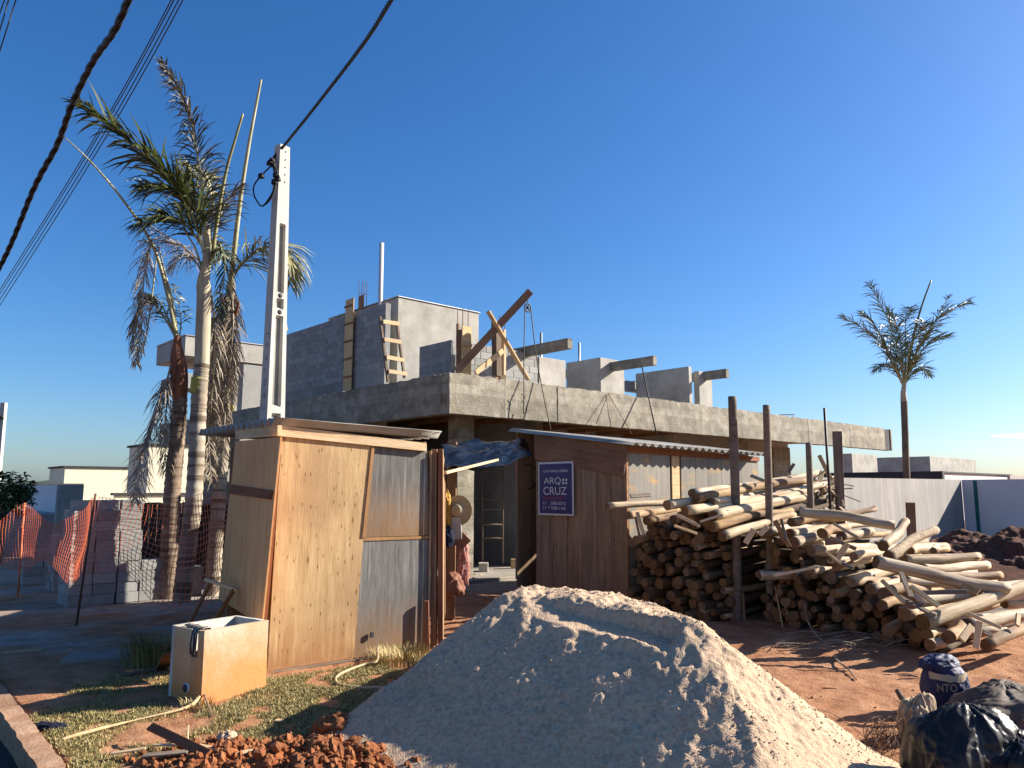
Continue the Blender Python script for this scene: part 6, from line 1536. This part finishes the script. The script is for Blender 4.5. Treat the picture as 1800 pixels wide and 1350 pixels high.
# ================================================================== RUBBISH BAGS bottom right
def crumple(name, c, rad, mat, label, cat, seed, rot=0, fr=1.3, amp=.16):
    bm = bmesh.new(); bmesh.ops.create_icosphere(bm, subdivisions=6, radius=1); s = Vector((seed*3.7, seed*1.3, seed*5.1))
    for v in bm.verts:
        d = v.co.copy(); hz = Vector((d.x, d.y, 0)); q = hz.normalized() if hz.length > 1e-4 else Vector((1, 0, 0))
        w_ = mnoise.noise_vector(d*1.3+s)*.5
        f1_ = 1-2.2*abs(mnoise.noise(Vector((q.x*2.1, q.y*2.1, d.z*.55))+w_+s))
        f2_ = 1-2.2*abs(mnoise.noise(Vector((q.x*4.6, q.y*4.6, d.z*1.3))+w_*2+s*2))
        f3_ = mnoise.noise(d*1.1*fr+s*3)
        f4_ = 1-2.4*abs(mnoise.noise(d*5.2+w_*3+s*4))
        f = 1+amp*(f1_*.7+f2_*.5+f3_*1.4+f4_*.28)
        # slumped, squarish bag
        sq = 1.0/max(.72, (abs(q.x)**4+abs(q.y)**4)**.25)
        v.co = Vector((d.x*rad[0]*sq*.9, d.y*rad[1]*sq*.9, d.z*rad[2]*(1+.10*f3_)))*f
        if v.co.z < -rad[2]*.62: v.co.z = -rad[2]*.62
    me = bpy.data.meshes.new(name); bm.to_mesh(me); bm.free()
    return tag(link(name, me, Matrix.Translation(Vector(c)) @ Matrix.Rotation(rot, 4, 'Z'), None, mat, True), label, cat)
pB = G(1665, 1250)
def cement_bag():
    t = thing('cement_bag', 'crumpled dark blue cement bag with beige lettering standing at the lower right', 'cement bag', pB)
    blob('bag_body', pB+Z*.15, (.17, .115, .21), .045, 1.1, M['bag_blue'], seed=31, sub=6, parent=t)
    blob('bag_flap', pB+Vector((-.03, 0, .33)), (.15, .08, .065), .12, 1.1, M['bag_blue'], seed=33, sub=5, parent=t, rot=.3)
    # torn paper rim
    P = [pB+Vector((x, y, z)) for x, y, z in ((-.15, -.06, .27), (-.05, -.11, .255), (.06, -.10, .25), (.13, -.05, .26), (.155, .0, .2), (.16, -.02, .05), (.165, -.03, -.02))]
    Q = spline(P, 30); V = []; Fc = []
    for i, p in enumerate(Q):
        wv = .022+.012*mnoise.noise(Vector((i*.6, 0, 3))); V += [p-pB+Vector((0, -.012, -wv)), p-pB+Vector((0, -.004, wv))]
    for i in range(30): Fc.append((2*i, 2*i+2, 2*i+3, 2*i+1))
    o = link('paper_rim', mesh('rim', V, Fc), Matrix.Translation(pB), t, M['paper'])
    o.modifiers.new('s', 'SOLIDIFY').thickness = .004
    Mx = Matrix.Translation(pB+Vector((-.125, -.118, .165))) @ Matrix.Rotation(R(-6), 4, 'Z')
    text('NTO', 0, 0, .055, .14, M['paper'], t, Mx, 'bag_lettering', bold=.02)
cement_bag()
crumple('paper_bag', G(1618, 1300)+Z*.10, (.14, .08, .15), M['paper'], 'crumpled tan cement paper beside the black plastic bag', 'paper bag', 35, .5, 1.2, .2)
o = tube('curled_strip', [W(1577, 1213, 5.6), W(1586, 1228, 5.55), W(1604, 1238, 5.5), W(1625, 1242, 5.5), W(1640, 1240, 5.5)], lambda t: .018+.012*t, M['bag_grey'], None, 6, 16); tag(o, 'curled strip of torn bag pointing left from the cement bag', 'torn bag')
crumple('black_plastic_bag', G(1705, 1385)+Z*.13, (.30, .24, .27), M['tarp_dusty'], 'big glossy black plastic bag at the bottom right', 'plastic bag', 37, .2, 1.5, .085)
crumple('black_plastic_bag', G(1800, 1400)+Z*.10, (.22, .2, .20), M['tarp_dusty'], 'second black plastic bag cut by the bottom right corner', 'plastic bag', 39, .9, 1.6, .09)
crumple('brown_sack', G(1775, 1300)+Z*.10, (.36, .26, .20), M['bag_grey'], 'dirty brown sack lying behind the black bag at the right edge', 'sack', 41, .1, 1.5, .09)
crumple('brown_sack', G(1765, 1262)+Z*.05, (.30, .20, .15), M['bag_grey'], 'flat dirty sack at the right edge behind the other sack', 'sack', 43, .4, 1.4, .16)
crumple('paper_bag', G(1742, 1250)+Z*.03, (.07, .05, .07), M['paper'], 'small pale scrap of paper between the cement bag and the sacks', 'paper scrap', 45, .4, 1.8, .25)
tg_ = thing('wire_tangle', 'tangle of thin rusty wire at the right foot of the sand pile', 'wire tangle', G(1545, 1330))
for i in range(46):
    c = G(1552+random.gauss(0, 16), 1322+random.gauss(0, 12))+Z*random.uniform(.03, .11); r_ = random.uniform(.04, .13)
    u_ = Vector((random.gauss(0, 1), random.gauss(0, 1), random.gauss(0, 1))).normalized(); v_ = u_.orthogonal().normalized(); a0 = random.uniform(0, 6)
    tube('wire', [c+(u_*math.cos(t)+v_*math.sin(t))*r_*(1+.2*math.sin(t*3+i)) for t in np.linspace(a0, a0+random.uniform(2.5, 7), 18)], .0022, M['rebar'], tg_, 4)
o = tube('loose_wire', [G(1440, 1305)+Z*.20, G(1470, 1290)+Z*.12, G(1500, 1290)+Z*.04, G(1530, 1310)+Z*.02], .0025, M['rebar'], None, 4, 14); tag(o, 'single loose wire lying on the sand slope', 'wire')
print('OBJ', len(bpy.data.objects), 'V', sum(len(m.vertices) for m in bpy.data.meshes))
